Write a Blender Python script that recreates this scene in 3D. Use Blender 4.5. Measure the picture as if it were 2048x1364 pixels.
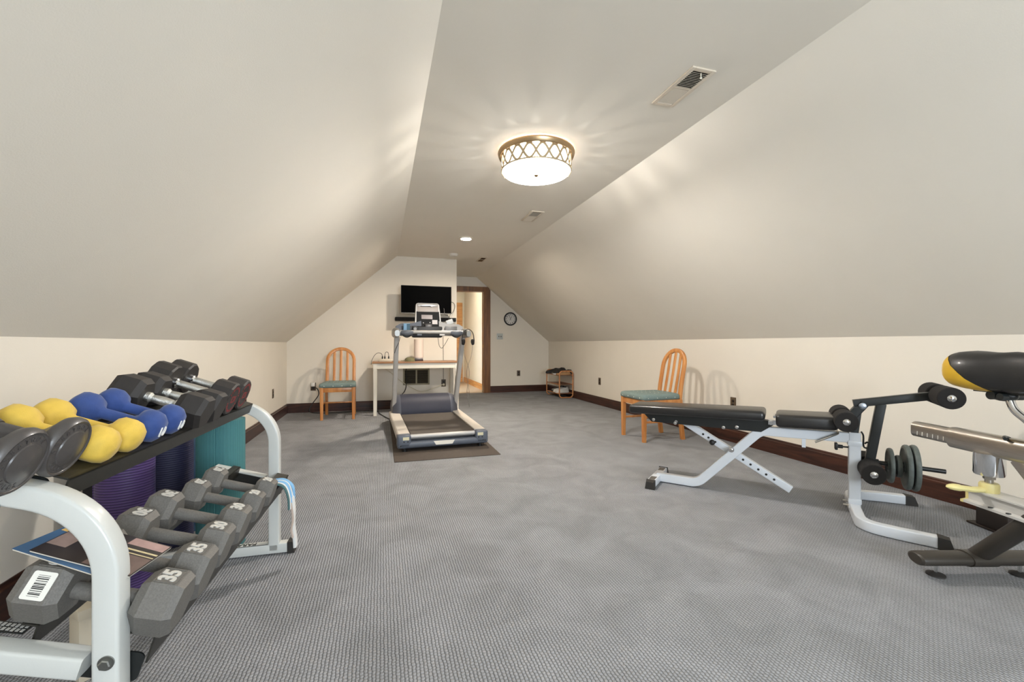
import bpy, bmesh, math, random
from mathutils import Vector, Matrix
random.seed(7)
for o in list(bpy.data.objects): bpy.data.objects.remove(o)
S = bpy.context.scene
COL = S.collection
R = math.radians
PI = math.pi
# ------------------------------------------------------------------ camera, world, light, exposure
YAW = 0.291
cam_d = bpy.data.cameras.new('camera')
cam = bpy.data.objects.new('camera', cam_d); COL.objects.link(cam)
cam.location = (0, 0, 1.0); cam.rotation_euler = (PI/2, 0, -YAW)
cam_d.sensor_width = 36; cam_d.lens = 872.42/2048*36; cam_d.shift_y = 6.45/2048
cam_d.clip_start = 0.02
S.camera = cam
S.view_settings.view_transform = 'Standard'; S.view_settings.look = 'None'
S.view_settings.gamma = 1; S.view_settings.use_curve_mapping = False
S.view_settings.exposure = 2.35
W = bpy.data.worlds.new('daylight'); S.world = W; W.use_nodes = True
W.node_tree.nodes['Background'].inputs[0].default_value = (0.80, 0.90, 1.0, 1)
W.node_tree.nodes['Background'].inputs[1].default_value = 6.2
FIX_L, REC_L, HALL_L, BULB_K = 18.5, 270.0, 8.0, 2.3        # radiance of the ceiling fixture, recessed lamp, assumed hall lamp
# daylight fill enters through an assumed, unseen gable window behind the camera: a portal guides sampling of the sky
pd = bpy.data.lights.new('assumed_window_portal', 'AREA'); pd.shape = 'RECTANGLE'; pd.size = 1.5; pd.size_y = 1.1
pd.cycles.is_portal = True
po = bpy.data.objects.new('assumed_window_portal', pd); COL.objects.link(po)
po.location = (1.15, -2.28, 1.35); po.rotation_euler = (PI/2, 0, 0)   # faces +Y

# ------------------------------------------------------------------ helpers
def lin(c):
    if isinstance(c, str): c = tuple(int(c[i:i+2], 16) for i in (0, 2, 4))
    return tuple((x/255/12.92 if x/255 <= .04045 else ((x/255+.055)/1.055)**2.4) for x in c) + (1,)
MATS = {}
def M(name, col, rough=.5, metal=0., var=0., vscale=8., bump=0., bscale=60., emit=0., coat=0., stretch=None, spec=.5, sheen=0.):
    if name in MATS: return MATS[name]
    m = bpy.data.materials.new(name); m.use_nodes = True
    nt = m.node_tree; b = nt.nodes['Principled BSDF']; L = nt.links
    c = lin(col) if not (isinstance(col, tuple) and len(col) == 4) else col
    b.inputs['Base Color'].default_value = c
    b.inputs['Roughness'].default_value = rough; b.inputs['Metallic'].default_value = metal
    b.inputs['Specular IOR Level'].default_value = spec
    if coat: b.inputs['Coat Weight'].default_value = coat; b.inputs['Coat Roughness'].default_value = .15
    if sheen: b.inputs['Sheen Weight'].default_value = sheen
    if emit:
        b.inputs['Emission Color'].default_value = c; b.inputs['Emission Strength'].default_value = emit
    tc = None
    def coords(sc):
        nonlocal tc
        if tc is None: tc = nt.nodes.new('ShaderNodeTexCoord')
        mp = nt.nodes.new('ShaderNodeMapping'); L.new(tc.outputs['Object'], mp.inputs['Vector'])
        mp.inputs['Scale'].default_value = sc
        return mp.outputs[0]
    if var:
        n = nt.nodes.new('ShaderNodeTexNoise'); n.inputs['Scale'].default_value = vscale; n.inputs['Detail'].default_value = 4
        L.new(coords(stretch or (1, 1, 1)), n.inputs['Vector'])
        r = nt.nodes.new('ShaderNodeValToRGB'); L.new(n.outputs[0], r.inputs[0])
        r.color_ramp.elements[0].position = .3; r.color_ramp.elements[1].position = .7
        r.color_ramp.elements[0].color = tuple(max(0, x*(1-var)) for x in c[:3])+(1,)
        r.color_ramp.elements[1].color = tuple(min(1, x*(1+var)) for x in c[:3])+(1,)
        L.new(r.outputs[0], b.inputs['Base Color'])
    if bump:
        n = nt.nodes.new('ShaderNodeTexNoise'); n.inputs['Scale'].default_value = bscale; n.inputs['Detail'].default_value = 3
        L.new(coords((1, 1, 1)), n.inputs['Vector'])
        k = nt.nodes.new('ShaderNodeBump'); k.inputs['Strength'].default_value = bump; k.inputs['Distance'].default_value = .004
        L.new(n.outputs[0], k.inputs['Height']); L.new(k.outputs[0], b.inputs['Normal'])
    MATS[name] = m
    return m

def math_node(nt, op, a, b=None, c=None):
    n = nt.nodes.new('ShaderNodeMath'); n.operation = op
    for i, x in enumerate((a, b, c)):
        if x is None: continue
        if isinstance(x, (int, float)): n.inputs[i].default_value = x
        else: nt.links.new(x, n.inputs[i])
    return n.outputs[0]

def carpet_mat():
    m = bpy.data.materials.new('berber_carpet'); m.use_nodes = True
    nt = m.node_tree; L = nt.links; b = nt.nodes['Principled BSDF']
    b.inputs['Roughness'].default_value = 1; b.inputs['Specular IOR Level'].default_value = .1
    g = nt.nodes.new('ShaderNodeNewGeometry')
    nz = nt.nodes.new('ShaderNodeTexNoise'); nz.inputs['Scale'].default_value = 40; L.new(g.outputs['Position'], nz.inputs['Vector'])
    wob = nt.nodes.new('ShaderNodeVectorMath'); wob.operation = 'MULTIPLY_ADD'
    L.new(nz.outputs['Color'], wob.inputs[0]); wob.inputs[1].default_value = (.008, .008, 0); L.new(g.outputs['Position'], wob.inputs[2])
    s = nt.nodes.new('ShaderNodeSeparateXYZ'); L.new(wob.outputs[0], s.inputs[0])
    P, Q = .0118, .0135
    cx = math_node(nt, 'MULTIPLY', s.outputs[0], 1/P)
    fx = math_node(nt, 'FRACT', cx); ix = math_node(nt, 'FLOOR', cx)
    off = math_node(nt, 'MULTIPLY', ix, .5)
    cy = math_node(nt, 'ADD', math_node(nt, 'MULTIPLY', s.outputs[1], 1/Q), off)
    fy = math_node(nt, 'FRACT', cy)
    hx = math_node(nt, 'SINE', math_node(nt, 'MULTIPLY', fx, PI))
    hy = math_node(nt, 'SINE', math_node(nt, 'MULTIPLY', fy, PI))
    h = math_node(nt, 'MULTIPLY', math_node(nt, 'POWER', hx, .6), math_node(nt, 'ADD', math_node(nt, 'MULTIPLY', hy, .55), .45))
    fz = nt.nodes.new('ShaderNodeTexNoise'); fz.inputs['Scale'].default_value = 260; fz.inputs['Detail'].default_value = 3
    L.new(g.outputs['Position'], fz.inputs['Vector'])
    h2 = math_node(nt, 'ADD', h, math_node(nt, 'MULTIPLY', fz.outputs[0], .5))
    # nap patches where the pile lies differently
    pz = nt.nodes.new('ShaderNodeTexNoise'); pz.inputs['Scale'].default_value = 3.8; pz.inputs['Detail'].default_value = 5
    pz.inputs['Distortion'].default_value = .8; L.new(g.outputs['Position'], pz.inputs['Vector'])
    base = nt.nodes.new('ShaderNodeValToRGB'); L.new(pz.outputs[0], base.inputs[0])
    e = base.color_ramp.elements
    e[0].position = .33; e[0].color = lin('8d8e90'); e[1].position = .68; e[1].color = lin('9d9ea1')
    groove_shade = nt.nodes.new('ShaderNodeValToRGB'); L.new(h2, groove_shade.inputs[0])  # shade of the grooves between loops, put into the colour
    e = groove_shade.color_ramp.elements
    e[0].position = .25; e[0].color = (.30, .30, .30, 1); e[1].position = .95; e[1].color = (1.1, 1.1, 1.1, 1)
    mx = nt.nodes.new('ShaderNodeMix'); mx.data_type = 'RGBA'; mx.blend_type = 'MULTIPLY'; mx.inputs[0].default_value = 1
    L.new(base.outputs[0], mx.inputs[6]); L.new(groove_shade.outputs[0], mx.inputs[7])
    L.new(mx.outputs[2], b.inputs['Base Color'])
    k = nt.nodes.new('ShaderNodeBump'); k.inputs['Strength'].default_value = .7; k.inputs['Distance'].default_value = .005
    L.new(h2, k.inputs['Height']); L.new(k.outputs[0], b.inputs['Normal'])
    return m

def stripe_mat(name, c1, c2, period, axis, rough=.6, duty=.5, angular=False, dots=False):
    """fine ribs (axis 'x','y','z' in object space) as colour + relief"""
    m = bpy.data.materials.new(name); m.use_nodes = True
    nt = m.node_tree; L = nt.links; b = nt.nodes['Principled BSDF']; b.inputs['Roughness'].default_value = rough
    t = nt.nodes.new('ShaderNodeTexCoord'); s = nt.nodes.new('ShaderNodeSeparateXYZ'); L.new(t.outputs['Object'], s.inputs[0])
    if angular: v = math_node(nt, 'ARCTAN2', s.outputs[1], s.outputs[0])
    else: v = s.outputs['xyz'.index(axis)]
    w = math_node(nt, 'SINE', math_node(nt, 'MULTIPLY', v, 2*PI/period))
    w01 = math_node(nt, 'MULTIPLY_ADD', w, .5, .5)
    r = nt.nodes.new('ShaderNodeValToRGB'); L.new(w01, r.inputs[0])
    r.color_ramp.elements[0].color = lin(c1); r.color_ramp.elements[1].color = lin(c2)
    r.color_ramp.elements[0].position = .5-duty/2; r.color_ramp.elements[1].position = .5+duty/2
    L.new(r.outputs[0], b.inputs['Base Color'])
    k = nt.nodes.new('ShaderNodeBump'); k.inputs['Strength'].default_value = .5; k.inputs['Distance'].default_value = .002
    L.new(w01, k.inputs['Height']); L.new(k.outputs[0], b.inputs['Normal'])
    return m

def dot_fabric():
    m = bpy.data.materials.new('teal_dotted_fabric'); m.use_nodes = True
    nt = m.node_tree; L = nt.links; b = nt.nodes['Principled BSDF']; b.inputs['Roughness'].default_value = .9
    t = nt.nodes.new('ShaderNodeTexCoord')
    mp = nt.nodes.new('ShaderNodeMapping'); L.new(t.outputs['Object'], mp.inputs[0]); mp.inputs['Scale'].default_value = (13, 13, 13)
    v = nt.nodes.new('ShaderNodeTexVoronoi'); v.inputs['Randomness'].default_value = 0; L.new(mp.outputs[0], v.inputs[0])
    v.inputs['Scale'].default_value = 1
    d = math_node(nt, 'LESS_THAN', v.outputs['Distance'], .0)
    n = nt.nodes.new('ShaderNodeTexNoise'); n.inputs['Scale'].default_value = 120; L.new(t.outputs['Object'], n.inputs[0])
    r = nt.nodes.new('ShaderNodeValToRGB'); L.new(n.outputs[0], r.inputs[0])
    r.color_ramp.elements[0].color = lin('5f716e'); r.color_ramp.elements[1].color = lin('86958f')
    mx = nt.nodes.new('ShaderNodeMix'); mx.data_type = 'RGBA'; L.new(d, mx.inputs[0])
    L.new(r.outputs[0], mx.inputs[6]); mx.inputs[7].default_value = lin('e0dfd4'); L.new(mx.outputs[2], b.inputs['Base Color'])
    return m

def wood_mat(name, c1, c2, rough=.4, sc=(2, 30, 30), coat=.2):
    m = bpy.data.materials.new(name); m.use_nodes = True
    nt = m.node_tree; L = nt.links; b = nt.nodes['Principled BSDF']; b.inputs['Roughness'].default_value = rough
    b.inputs['Coat Weight'].default_value = coat; b.inputs['Coat Roughness'].default_value = .25
    t = nt.nodes.new('ShaderNodeTexCoord'); mp = nt.nodes.new('ShaderNodeMapping'); L.new(t.outputs['Object'], mp.inputs[0])
    mp.inputs['Scale'].default_value = sc
    n = nt.nodes.new('ShaderNodeTexNoise'); n.inputs['Scale'].default_value = 1; n.inputs['Detail'].default_value = 5; n.inputs['Distortion'].default_value = .6
    L.new(mp.outputs[0], n.inputs[0])
    r = nt.nodes.new('ShaderNodeValToRGB'); L.new(n.outputs[0], r.inputs[0])
    r.color_ramp.elements[0].position = .35; r.color_ramp.elements[1].position = .65
    r.color_ramp.elements[0].color = lin(c1); r.color_ramp.elements[1].color = lin(c2)
    L.new(r.outputs[0], b.inputs['Base Color'])
    return m

def rrect(w, h, r, n=3):
    pts = []
    for (cx, cy, a0) in ((w/2-r, h/2-r, 0), (-w/2+r, h/2-r, 90), (-w/2+r, -h/2+r, 180), (w/2-r, -h/2+r, 270)):
        for i in range(n+1):
            a = R(a0+90*i/n); pts.append((cx+r*math.cos(a), cy+r*math.sin(a)))
    return pts
def circ(r, n=12): return [(r*math.cos(2*PI*i/n), r*math.sin(2*PI*i/n)) for i in range(n)]
def fillet(pts, rad, seg=6):
    pts = [Vector(p) for p in pts]; out = [pts[0]]
    for i in range(1, len(pts)-1):
        a, p, c = pts[i-1], pts[i], pts[i+1]
        r = rad[i] if isinstance(rad, (list, tuple)) else rad
        d1 = (a-p).normalized(); d2 = (c-p).normalized()
        ang = d1.angle(d2); 
        if r <= 0 or ang > R(179): out.append(p); continue
        t = min(r/math.tan(ang/2), (a-p).length*.499, (c-p).length*.499); r = t*math.tan(ang/2)
        cen = p+(d1+d2).normalized()*(r/math.sin(ang/2))
        s = p+d1*t-cen; e = p+d2*t-cen; tot = s.angle(e); ax = s.cross(e).normalized()
        for k in range(seg+1): out.append(cen+Matrix.Rotation(tot*k/seg, 3, ax) @ s)
    out.append(pts[-1]); return out
def spline(pts, n=8):
    pts = [Vector(p) for p in pts]; out = []
    P = [pts[0]*2-pts[1]]+pts+[pts[-1]*2-pts[-2]]
    for i in range(1, len(P)-2):
        for k in range(n):
            t = k/n; a, b, c, d = P[i-1], P[i], P[i+1], P[i+2]
            out.append(.5*((2*b)+(c-a)*t+(2*a-5*b+4*c-d)*t*t+(-a+3*b-3*c+d)*t**3))
    out.append(pts[-1]); return out

class B:
    def __init__(s): s.bm = bmesh.new()
    def _v(s, pts): return [s.bm.verts.new(p) for p in pts]
    def _f(s, vs):
        try: return s.bm.faces.new(vs)
        except ValueError: return None
    def box(s, c, size, rot=None, bev=0., seg=2):
        hx, hy, hz = (x/2 for x in size); Mx = (rot.to_4x4() if rot else Matrix.Identity(4)); c = Vector(c)
        vs = s._v([c+Mx @ Vector((a*hx, b*hy, d*hz)) for a in (-1, 1) for b in (-1, 1) for d in (-1, 1)])
        fs = [s._f([vs[i] for i in q]) for q in ((0, 1, 3, 2), (4, 6, 7, 5), (0, 4, 5, 1), (2, 3, 7, 6), (0, 2, 6, 4), (1, 5, 7, 3))]
        if bev:
            es = list({e for f in fs for e in f.edges})
            bmesh.ops.bevel(s.bm, geom=es, offset=bev, segments=seg, affect='EDGES', profile=.5)
        return s
    def b2(s, x0, x1, y0, y1, z0, z1, bev=0., seg=2): return s.box(((x0+x1)/2, (y0+y1)/2, (z0+z1)/2), (x1-x0, y1-y0, z1-z0), None, bev, seg)
    def loft(s, rings, caps=True, closed=False):
        vr = [s._v(r) for r in rings]; n = len(vr[0]); m = len(vr)
        for i in range(m if closed else m-1):
            a, b = vr[i], vr[(i+1) % m]
            for k in range(n): s._f([a[k], a[(k+1) % n], b[(k+1) % n], b[k]])
        if caps and not closed: s._f(vr[0][::-1]); s._f(vr[-1])
        return s
    def sweep(s, pts, prof, side=None, caps=True, closed=False, scale=None):
        pts = [Vector(p) for p in pts]; n = len(pts); rings = []; u = None
        for i, p in enumerate(pts):
            if closed: d1 = (p-pts[i-1]).normalized(); d2 = (pts[(i+1) % n]-p).normalized()
            else:
                d1 = (p-pts[i-1]).normalized() if i else (pts[1]-p).normalized()
                d2 = (pts[i+1]-p).normalized() if i < n-1 else d1
            t = (d1+d2).normalized(); ms = 1/max(.5, math.cos(d1.angle(d2, 0)/2))
            if side is not None: u = Vector(side).normalized(); u = (u-t*u.dot(t)).normalized()
            else:
                if u is None:
                    u = t.orthogonal().normalized() if abs(t.z) > .9 else Vector((0, 0, 1)).cross(t).normalized()
                u = (u-t*u.dot(t)).normalized()
            w = t.cross(u); k = scale[i] if scale else 1
            rings.append([p+u*(a*k)+w*(b*k*(ms if side is not None else 1)) for a, b in prof])
        return s.loft(rings, caps, closed)
    def cyl(s, p0, p1, r0, r1=None, n=16):
        r1 = r0 if r1 is None else r1; p0 = Vector(p0); p1 = Vector(p1); t = (p1-p0).normalized(); u = t.orthogonal().normalized(); w = t.cross(u)
        return s.loft([[p+(u*math.cos(2*PI*i/n)+w*math.sin(2*PI*i/n))*r for i in range(n)] for p, r in ((p0, r0), (p1, r1))])
    def lathe(s, prof, o=(0, 0, 0), ax=(0, 0, 1), n=24, ph=0., caps=True):
        o = Vector(o); t = Vector(ax).normalized(); u = t.orthogonal().normalized()
        if abs(t.z) > .99: u = Vector((1, 0, 0))
        elif abs(t.x) > .99: u = Vector((0, 1, 0))
        w = t.cross(u)
        return s.loft([[o+t*h+(u*math.cos(2*PI*i/n+ph)+w*math.sin(2*PI*i/n+ph))*max(r, 1e-4) for i in range(n)] for r, h in prof], caps)
    def prism(s, poly, d0, d1, axis='y', inset=0):
        def at(p, d): return {'y': (p[0], d, p[1]), 'x': (d, p[0], p[1]), 'z': (p[0], p[1], d)}[axis]
        return s.loft([[at(p, d0) for p in poly], [at(p, d1) for p in poly]])
    def ell(s, c, r, n=16, m=10):
        c = Vector(c)
        return s.loft([[c+Vector((r[0]*math.sin(PI*j/m)*math.cos(2*PI*i/n)+(1e-5 if j in (0, m) else 0)*math.cos(2*PI*i/n), r[1]*math.sin(PI*j/m)*math.sin(2*PI*i/n)+(1e-5 if j in (0, m) else 0)*math.sin(2*PI*i/n), -r[2]*math.cos(PI*j/m))) for i in range(n)] for j in range(m+1)])
    def xf(s, Mx): bmesh.ops.transform(s.bm, matrix=Mx, verts=s.bm.verts); return s
    def mesh(s, name, ang=35):
        bmesh.ops.recalc_face_normals(s.bm, faces=s.bm.faces)
        me = bpy.data.meshes.new(name); s.bm.to_mesh(me); s.bm.free()
        if ang: me.shade_smooth(); me.set_sharp_from_angle(angle=R(ang))
        return me

def put(name, b, mat, parent=None, loc=None, rot=None, ang=35, mw=None):
    me = b.mesh(name, ang) if isinstance(b, B) else b
    o = bpy.data.objects.new(name, me); COL.objects.link(o)
    if mat and not (len(me.materials)): me.materials.append(mat)
    if parent: o.parent = parent
    if loc is not None: o.location = loc
    if rot is not None: o.rotation_euler = rot
    if mw is not None: o.matrix_basis = mw
    return o
def tag(o, label, cat, group=None, kind=None):
    o['label'] = label; o['category'] = cat
    if group: o['group'] = group
    if kind: o['kind'] = kind
    return o
def root(name, label, cat, loc=(0, 0, 0), rz=0., group=None, mw=None):
    o = bpy.data.objects.new(name, None); COL.objects.link(o); o.empty_display_size = .1
    o.location = loc; o.rotation_euler = (0, 0, rz)
    if mw is not None: o.matrix_basis = mw
    return tag(o, label, cat, group)
def struct(name, b, mat, label=None, parent=None, ang=35):
    o = put(name, b, mat, parent, ang=ang)
    if not parent:
        o['kind'] = 'structure'
        if label: o['label'] = label
    return o
def tree(src, label=None, mw=None, parent=None, loc=None, rot=None):
    c = src.copy(); COL.objects.link(c); c.parent = parent
    if label: c['label'] = label
    if mw is not None: c.matrix_basis = mw
    if loc is not None: c.location = loc
    if rot is not None: c.rotation_euler = rot
    for ch in src.children: tree(ch, parent=c)
    return c
TXT = {}
def text(sx, size, ext=.001, off=0.):
    key = (sx, size, ext, off)
    if key in TXT: return TXT[key].copy()
    cu = bpy.data.curves.new('text', 'FONT'); cu.body = sx; cu.size = size; cu.extrude = ext; cu.align_x = 'CENTER'; cu.align_y = 'CENTER'; cu.offset = off
    cu.resolution_u = 3
    o = bpy.data.objects.new('text', cu); COL.objects.link(o)
    dg = bpy.context.evaluated_depsgraph_get(); dg.update()
    me = bpy.data.meshes.new_from_object(o.evaluated_get(dg)); me.materials.clear()
    bpy.data.objects.remove(o); TXT[key] = me
    return me
T4 = Matrix.Translation
def Rx(a): return Matrix.Rotation(a, 4, 'X')
def Ry(a): return Matrix.Rotation(a, 4, 'Y')
def Rz(a): return Matrix.Rotation(a, 4, 'Z')

# ------------------------------------------------------------------ materials
WALL = M('wall_paint', 'e3dbcd', .85, var=.015, vscale=3, bump=.08, bscale=220, spec=.2)
CEIL = M('ceiling_paint', 'e9e2d5', .9, var=.015, vscale=2, bump=.08, bscale=220, spec=.2)
CARPET = carpet_mat()
DARKWOOD = wood_mat('dark_walnut_trim', '2a140c', '4b281a', .35, (3, 3, 40))
OAK = wood_mat('oak_casing', '69421f', '87592c', .35, (30, 30, 2))
OAKL = wood_mat('light_oak', 'b87a3c', 'd09a58', .4, (3, 3, 30))
HONEY = wood_mat('honey_beech', 'bb7639', 'cf8f50', .38, (25, 25, 2.5), .35)
RACKWOOD = wood_mat('rattan_wood', 'a86a3c', 'c08654', .5, (20, 20, 5))
WHITE = M('white_powder_coat', 'cbcdc9', .32, var=.01, vscale=20, bump=.03, bscale=400, coat=.2)
WHITEB = M('white_enamel', 'd5d9de', .3, var=.01, bump=.02, bscale=300, coat=.2)
BLACK = M('black_powder_coat', '26241f', .45, var=.08, vscale=30, bump=.05, bscale=500)
BLACKP = M('black_plastic', '1b1a19', .5, var=.05, vscale=40)
BLACKM = M('black_enamel_steel', '181b1b', .38, var=.05, vscale=30)
RUBBER = M('black_rubber', '2b2825', .75, var=.08, vscale=40)
FOAM = M('black_foam', '1d1a18', .95, var=.1, vscale=150, bump=.3, bscale=500)
VINYL = M('black_vinyl', '1a1817', .38, var=.04, vscale=10, bump=.12, bscale=350, coat=.25)
CHROME = M('chrome', 'd8d8d8', .12, 1.)
STEEL = M('brushed_steel', 'b9b4ac', .3, 1., var=.08, vscale=12, stretch=(1, 40, 40))
IRON = M('grey_cast_iron', '686560', .55, var=.14, vscale=260, bump=.25, bscale=300)
IRONW = M('worn_light_number', 'c9c6bf', .5)
NAVYV = M('dark_navy_plastic', '3a4257', .38, var=.03)

# ------------------------------------------------------------------ room shell
XL, XR, YT, YD, ZC = -1.316, 3.447, 7.008, 8.766, 2.37
ZKL, ZKR, XCL, XCR, XTR = 1.028, 1.055, .2334, 1.8698, 1.1655
YF = -2.2
struct('floor', B().b2(XL-.1, XR+.1, YF-.1, YD+.06, -.1, 0), CARPET, 'grey looped berber carpet over the whole room')
struct('wall_left', B().b2(XL-.1, XL, YF, YT+.1, 0, ZKL), WALL, 'cream knee wall behind the dumbbell rack')
struct('wall_right', B().b2(XR, XR+.1, YF, YD+.1, 0, ZKR), WALL, 'cream knee wall behind the weight bench')
def slab(p, q, t=.1):
    d = Vector((q[0]-p[0], q[1]-p[1])).normalized(); n = Vector((-d.y, d.x))
    if n.y < 0: n = -n
    return [p, q, (q[0]+n.x*t, q[1]+n.y*t), (p[0]+n.x*t, p[1]+n.y*t)]
struct('ceiling_left', B().prism(slab((XL, ZKL), (XCL, ZC)), YF, YT+.1), CEIL, 'sloped cream ceiling on the left')
struct('ceiling_right', B().prism(slab((XCR, ZC), (XR, ZKR)), YF, YD+.1), CEIL, 'sloped cream ceiling on the right')
struct('ceiling', B().b2(XCL-.05, XCR+.05, YF, YD+.1, ZC, ZC+.1), CEIL, 'flat strip of cream ceiling along the ridge')
struct('wall_back', B().prism([(XL-.05, 0), (XTR, 0), (XTR, ZC+.02), (XCL, ZC+.02), (XL-.05, ZKL)], YT, YT+.1), WALL, 'cream end wall with the television')
struct('wall_return', B().b2(XTR-.1, XTR, YT+.1, YD+.12, 0, ZC+.02), WALL)
DX0, DX1, DZ = 1.24, 2.034, 2.094
bd = B(); bd.prism([(DX1, 0), (XR+.05, 0), (XR+.05, ZKR), (XR, ZKR+.02), (DX1, 2.253)], YD, YD+.12)
bd.b2(XTR-.1, DX0, YD, YD+.12, 0, ZC+.02); bd.b2(DX0, DX1, YD, YD+.12, DZ, ZC+.02)
struct('wall_door', bd, WALL, 'cream far wall with doorway and clock')
# gable wall behind the viewer, with an assumed window that lets in fill daylight
WX0, WX1, WZ0, WZ1 = .40, 1.90, .80, 1.90
bf = B(); bf.b2(XL-.1, WX0, YF-.1, YF, 0, ZC+.1); bf.b2(WX1, XR+.1, YF-.1, YF, 0, ZC+.1); bf.b2(WX0, WX1, YF-.1, YF, 0, WZ0); bf.b2(WX0, WX1, YF-.1, YF, WZ1, ZC+.1)
struct('wall_front', bf, WALL, 'cream gable wall with an assumed window')
bw = B()
for (x0, x1, z0, z1) in ((WX0-.09, WX0, WZ0-.09, WZ1+.09), (WX1, WX1+.09, WZ0-.09, WZ1+.09), (WX0, WX1, WZ1, WZ1+.09), (WX0, WX1, WZ0-.09, WZ0), (WX0, WX1, 1.33, 1.37)): bw.b2(x0, x1, YF-.06, YF+.02, z0, z1)
struct('assumed_window_1', bw, OAK, 'assumed oak framed gable window')  # unseen window, assumed as the source of soft light near the camera
# baseboards: dark stained boards with a small eased top
def board(name, p, q, nrm, mat=DARKWOOD, h=.135, t=.016):
    p = Vector(p); q = Vector(q); n = Vector(nrm)
    prof = [(0, 0), (t, 0), (t, h-.022), (t*.6, h-.016), (t*.6, h-.006), (t*.3, h), (0, h)]
    b = B(); b.loft([[(a.x+n.x*u, a.y+n.y*u, w) for u, w in prof] for a in (p, q)])
    return struct(name, b, mat, ang=20)
board('baseboard_left', (XL, YF, 0), (XL, YT, 0), (1, 0, 0))
board('baseboard_right', (XR, YF, 0), (XR, YD, 0), (-1, 0, 0))
board('baseboard_back', (XL, YT, 0), (XTR, YT, 0), (0, -1, 0))
board('baseboard_door', (2.156, YD, 0), (XR, YD, 0), (0, -1, 0))
# door casing: oak jamb and flat casing
bc = B(); bc.prism([(DX1, 0), (2.156, 0), (2.156, 2.118), (2.11, 2.156), (DX1, 2.156)], YD-.018, YD)
o = struct('trim_1', bc, OAK, 'brown oak casing on the right of the doorway')
struct('trim_2', B().b2(XTR+.002, DX1+.1, YD-.016, YD, DZ, 2.178), OAK, 'brown oak head casing over the doorway')
struct('trim_3', B().b2(DX1-.02, DX1+.002, YD-.02, YD+.14, 0, DZ), OAK)
struct('trim_4', B().b2(DX0, DX0+.02, YD-.02, YD+.14, 0, DZ), OAK)
struct('trim_5', B().b2(DX0, DX1, YD-.02, YD+.14, DZ-.018, DZ+.002), OAK)
put('strike_plate', B().b2(DX1-.024, DX1-.019, YD+.03, YD+.055, .93, .99), M('brass', 'b89a55', .3, 1.), bpy.data.objects['trim_3'])
# hallway beyond the door
HX, HY = 2.115, 11.5
HWALL = M('hall_paint', 'ddd2bd', .85, var=.01, bump=.05, bscale=200)
HFLOOR = M('hall_carpet', 'c3b098', .95, var=.06, vscale=60, bump=.3, bscale=300)
struct('floor_hall', B().b2(.6, HX+.1, YD+.06, HY+.1, -.1, 0), HFLOOR, 'beige hall floor beyond the doorway')
struct('wall_hall_right', B().b2(HX, HX+.1, YD+.12, HY+.1, 0, ZC), HWALL, 'lit cream hall wall through the doorway')
struct('wall_hall_left', B().b2(.6, .7, YD+.12, HY+.1, 0, ZC), HWALL)
struct('wall_hall_end', B().b2(.6, HX+.1, HY, HY+.1, 0, ZC), HWALL)
struct('ceiling_hall', B().b2(.6, HX+.1, YD+.1, HY+.1, ZC, ZC+.1), CEIL)
board('baseboard_hall', (HX, YD+.12, 0), (HX, HY, 0), (-1, 0, 0), OAKL, .13)
d = struct('door_1', B().b2(1.2, 1.97, HY-.03, HY, 0, 2.03), OAKL, 'light oak door at the end of the hall')
put('casing', B().b2(1.97, 2.06, HY-.045, HY, 0, 2.1).b2(1.11, 1.97, HY-.045, HY, 2.03, 2.1), OAKL, d)
put('panel', B().b2(1.30, 1.87, HY-.04, HY-.028, 1.1, 1.9, .008), OAKL, d)
put('panel', B().b2(1.30, 1.87, HY-.04, HY-.028, .2, .95, .008), OAKL, d)
hl = root('assumed_hall_lamp', 'assumed round warm lamp in the hall ceiling beyond the doorway', 'lamp', (1.62, 9.7, ZC))  # out of view, assumed from the brightness of the hall wall
put('diffuser', B().lathe([(.10, -.03), (.12, -.02), (.12, 0)], n=24), M('assumed_hall_bulb', (1, .80, .56, 1), .5, emit=HALL_L), hl)
put('rim', B().lathe([(.12, -.012), (.145, -.008), (.145, 0), (.12, 0)], n=24), STEEL, hl)
# ------------------------------------------------------------------ OBJECTS
# ---------- ceiling fixture
LATT = M('lattice_champagne', 'b9a584', .4, .35)
NICKEL = M('champagne_nickel', 'b39a78', .35, 1.)
fx = root('ceiling_fixture', 'large round drum ceiling light with metal lattice band and white diffuser', 'ceiling light', (1.056, 2.925, ZC))
def opal(name, strength, clear):
    m = bpy.data.materials.new(name); m.use_nodes = True; nt = m.node_tree; nt.nodes.remove(nt.nodes['Principled BSDF'])
    e = nt.nodes.new('ShaderNodeEmission'); e.inputs[0].default_value = (1, .965, .92, 1); e.inputs[1].default_value = strength
    t = nt.nodes.new('ShaderNodeBsdfTransparent'); mx = nt.nodes.new('ShaderNodeMixShader'); mx.inputs[0].default_value = clear
    nt.links.new(e.outputs[0], mx.inputs[1]); nt.links.new(t.outputs[0], mx.inputs[2]); nt.links.new(mx.outputs[0], nt.nodes['Material Output'].inputs[0])
    return m
GLOW = opal('frosted_glass_bottom', FIX_L*.2, .6); GLOWS = opal('frosted_glass_side', FIX_L*.085, .18)
bl_ = bpy.data.lights.new('fixture_bulb', 'POINT'); bl_.energy = FIX_L*BULB_K; bl_.shadow_soft_size = .05; bl_.color = (1, .965, .92)
bo_ = bpy.data.objects.new('fixture_bulb', bl_); COL.objects.link(bo_); bo_.parent = fx; bo_.location = (0, 0, -.088)
put('mounting_ring', B().lathe([(.20, -.046), (.262, -.046), (.268, -.040), (.274, -.018), (.270, -.008), (.20, -.008)], n=48), NICKEL, fx)
put('drum_shade', B().lathe([(.232, -.045), (.232, -.148)], n=48, caps=False), GLOWS, fx)
put('bottom_diffuser', B().lathe([(.235, -.148), (.232, -.156), (.18, -.163), (.09, -.167), (.001, -.168)], n=48, caps=False), GLOW, fx)
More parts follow.
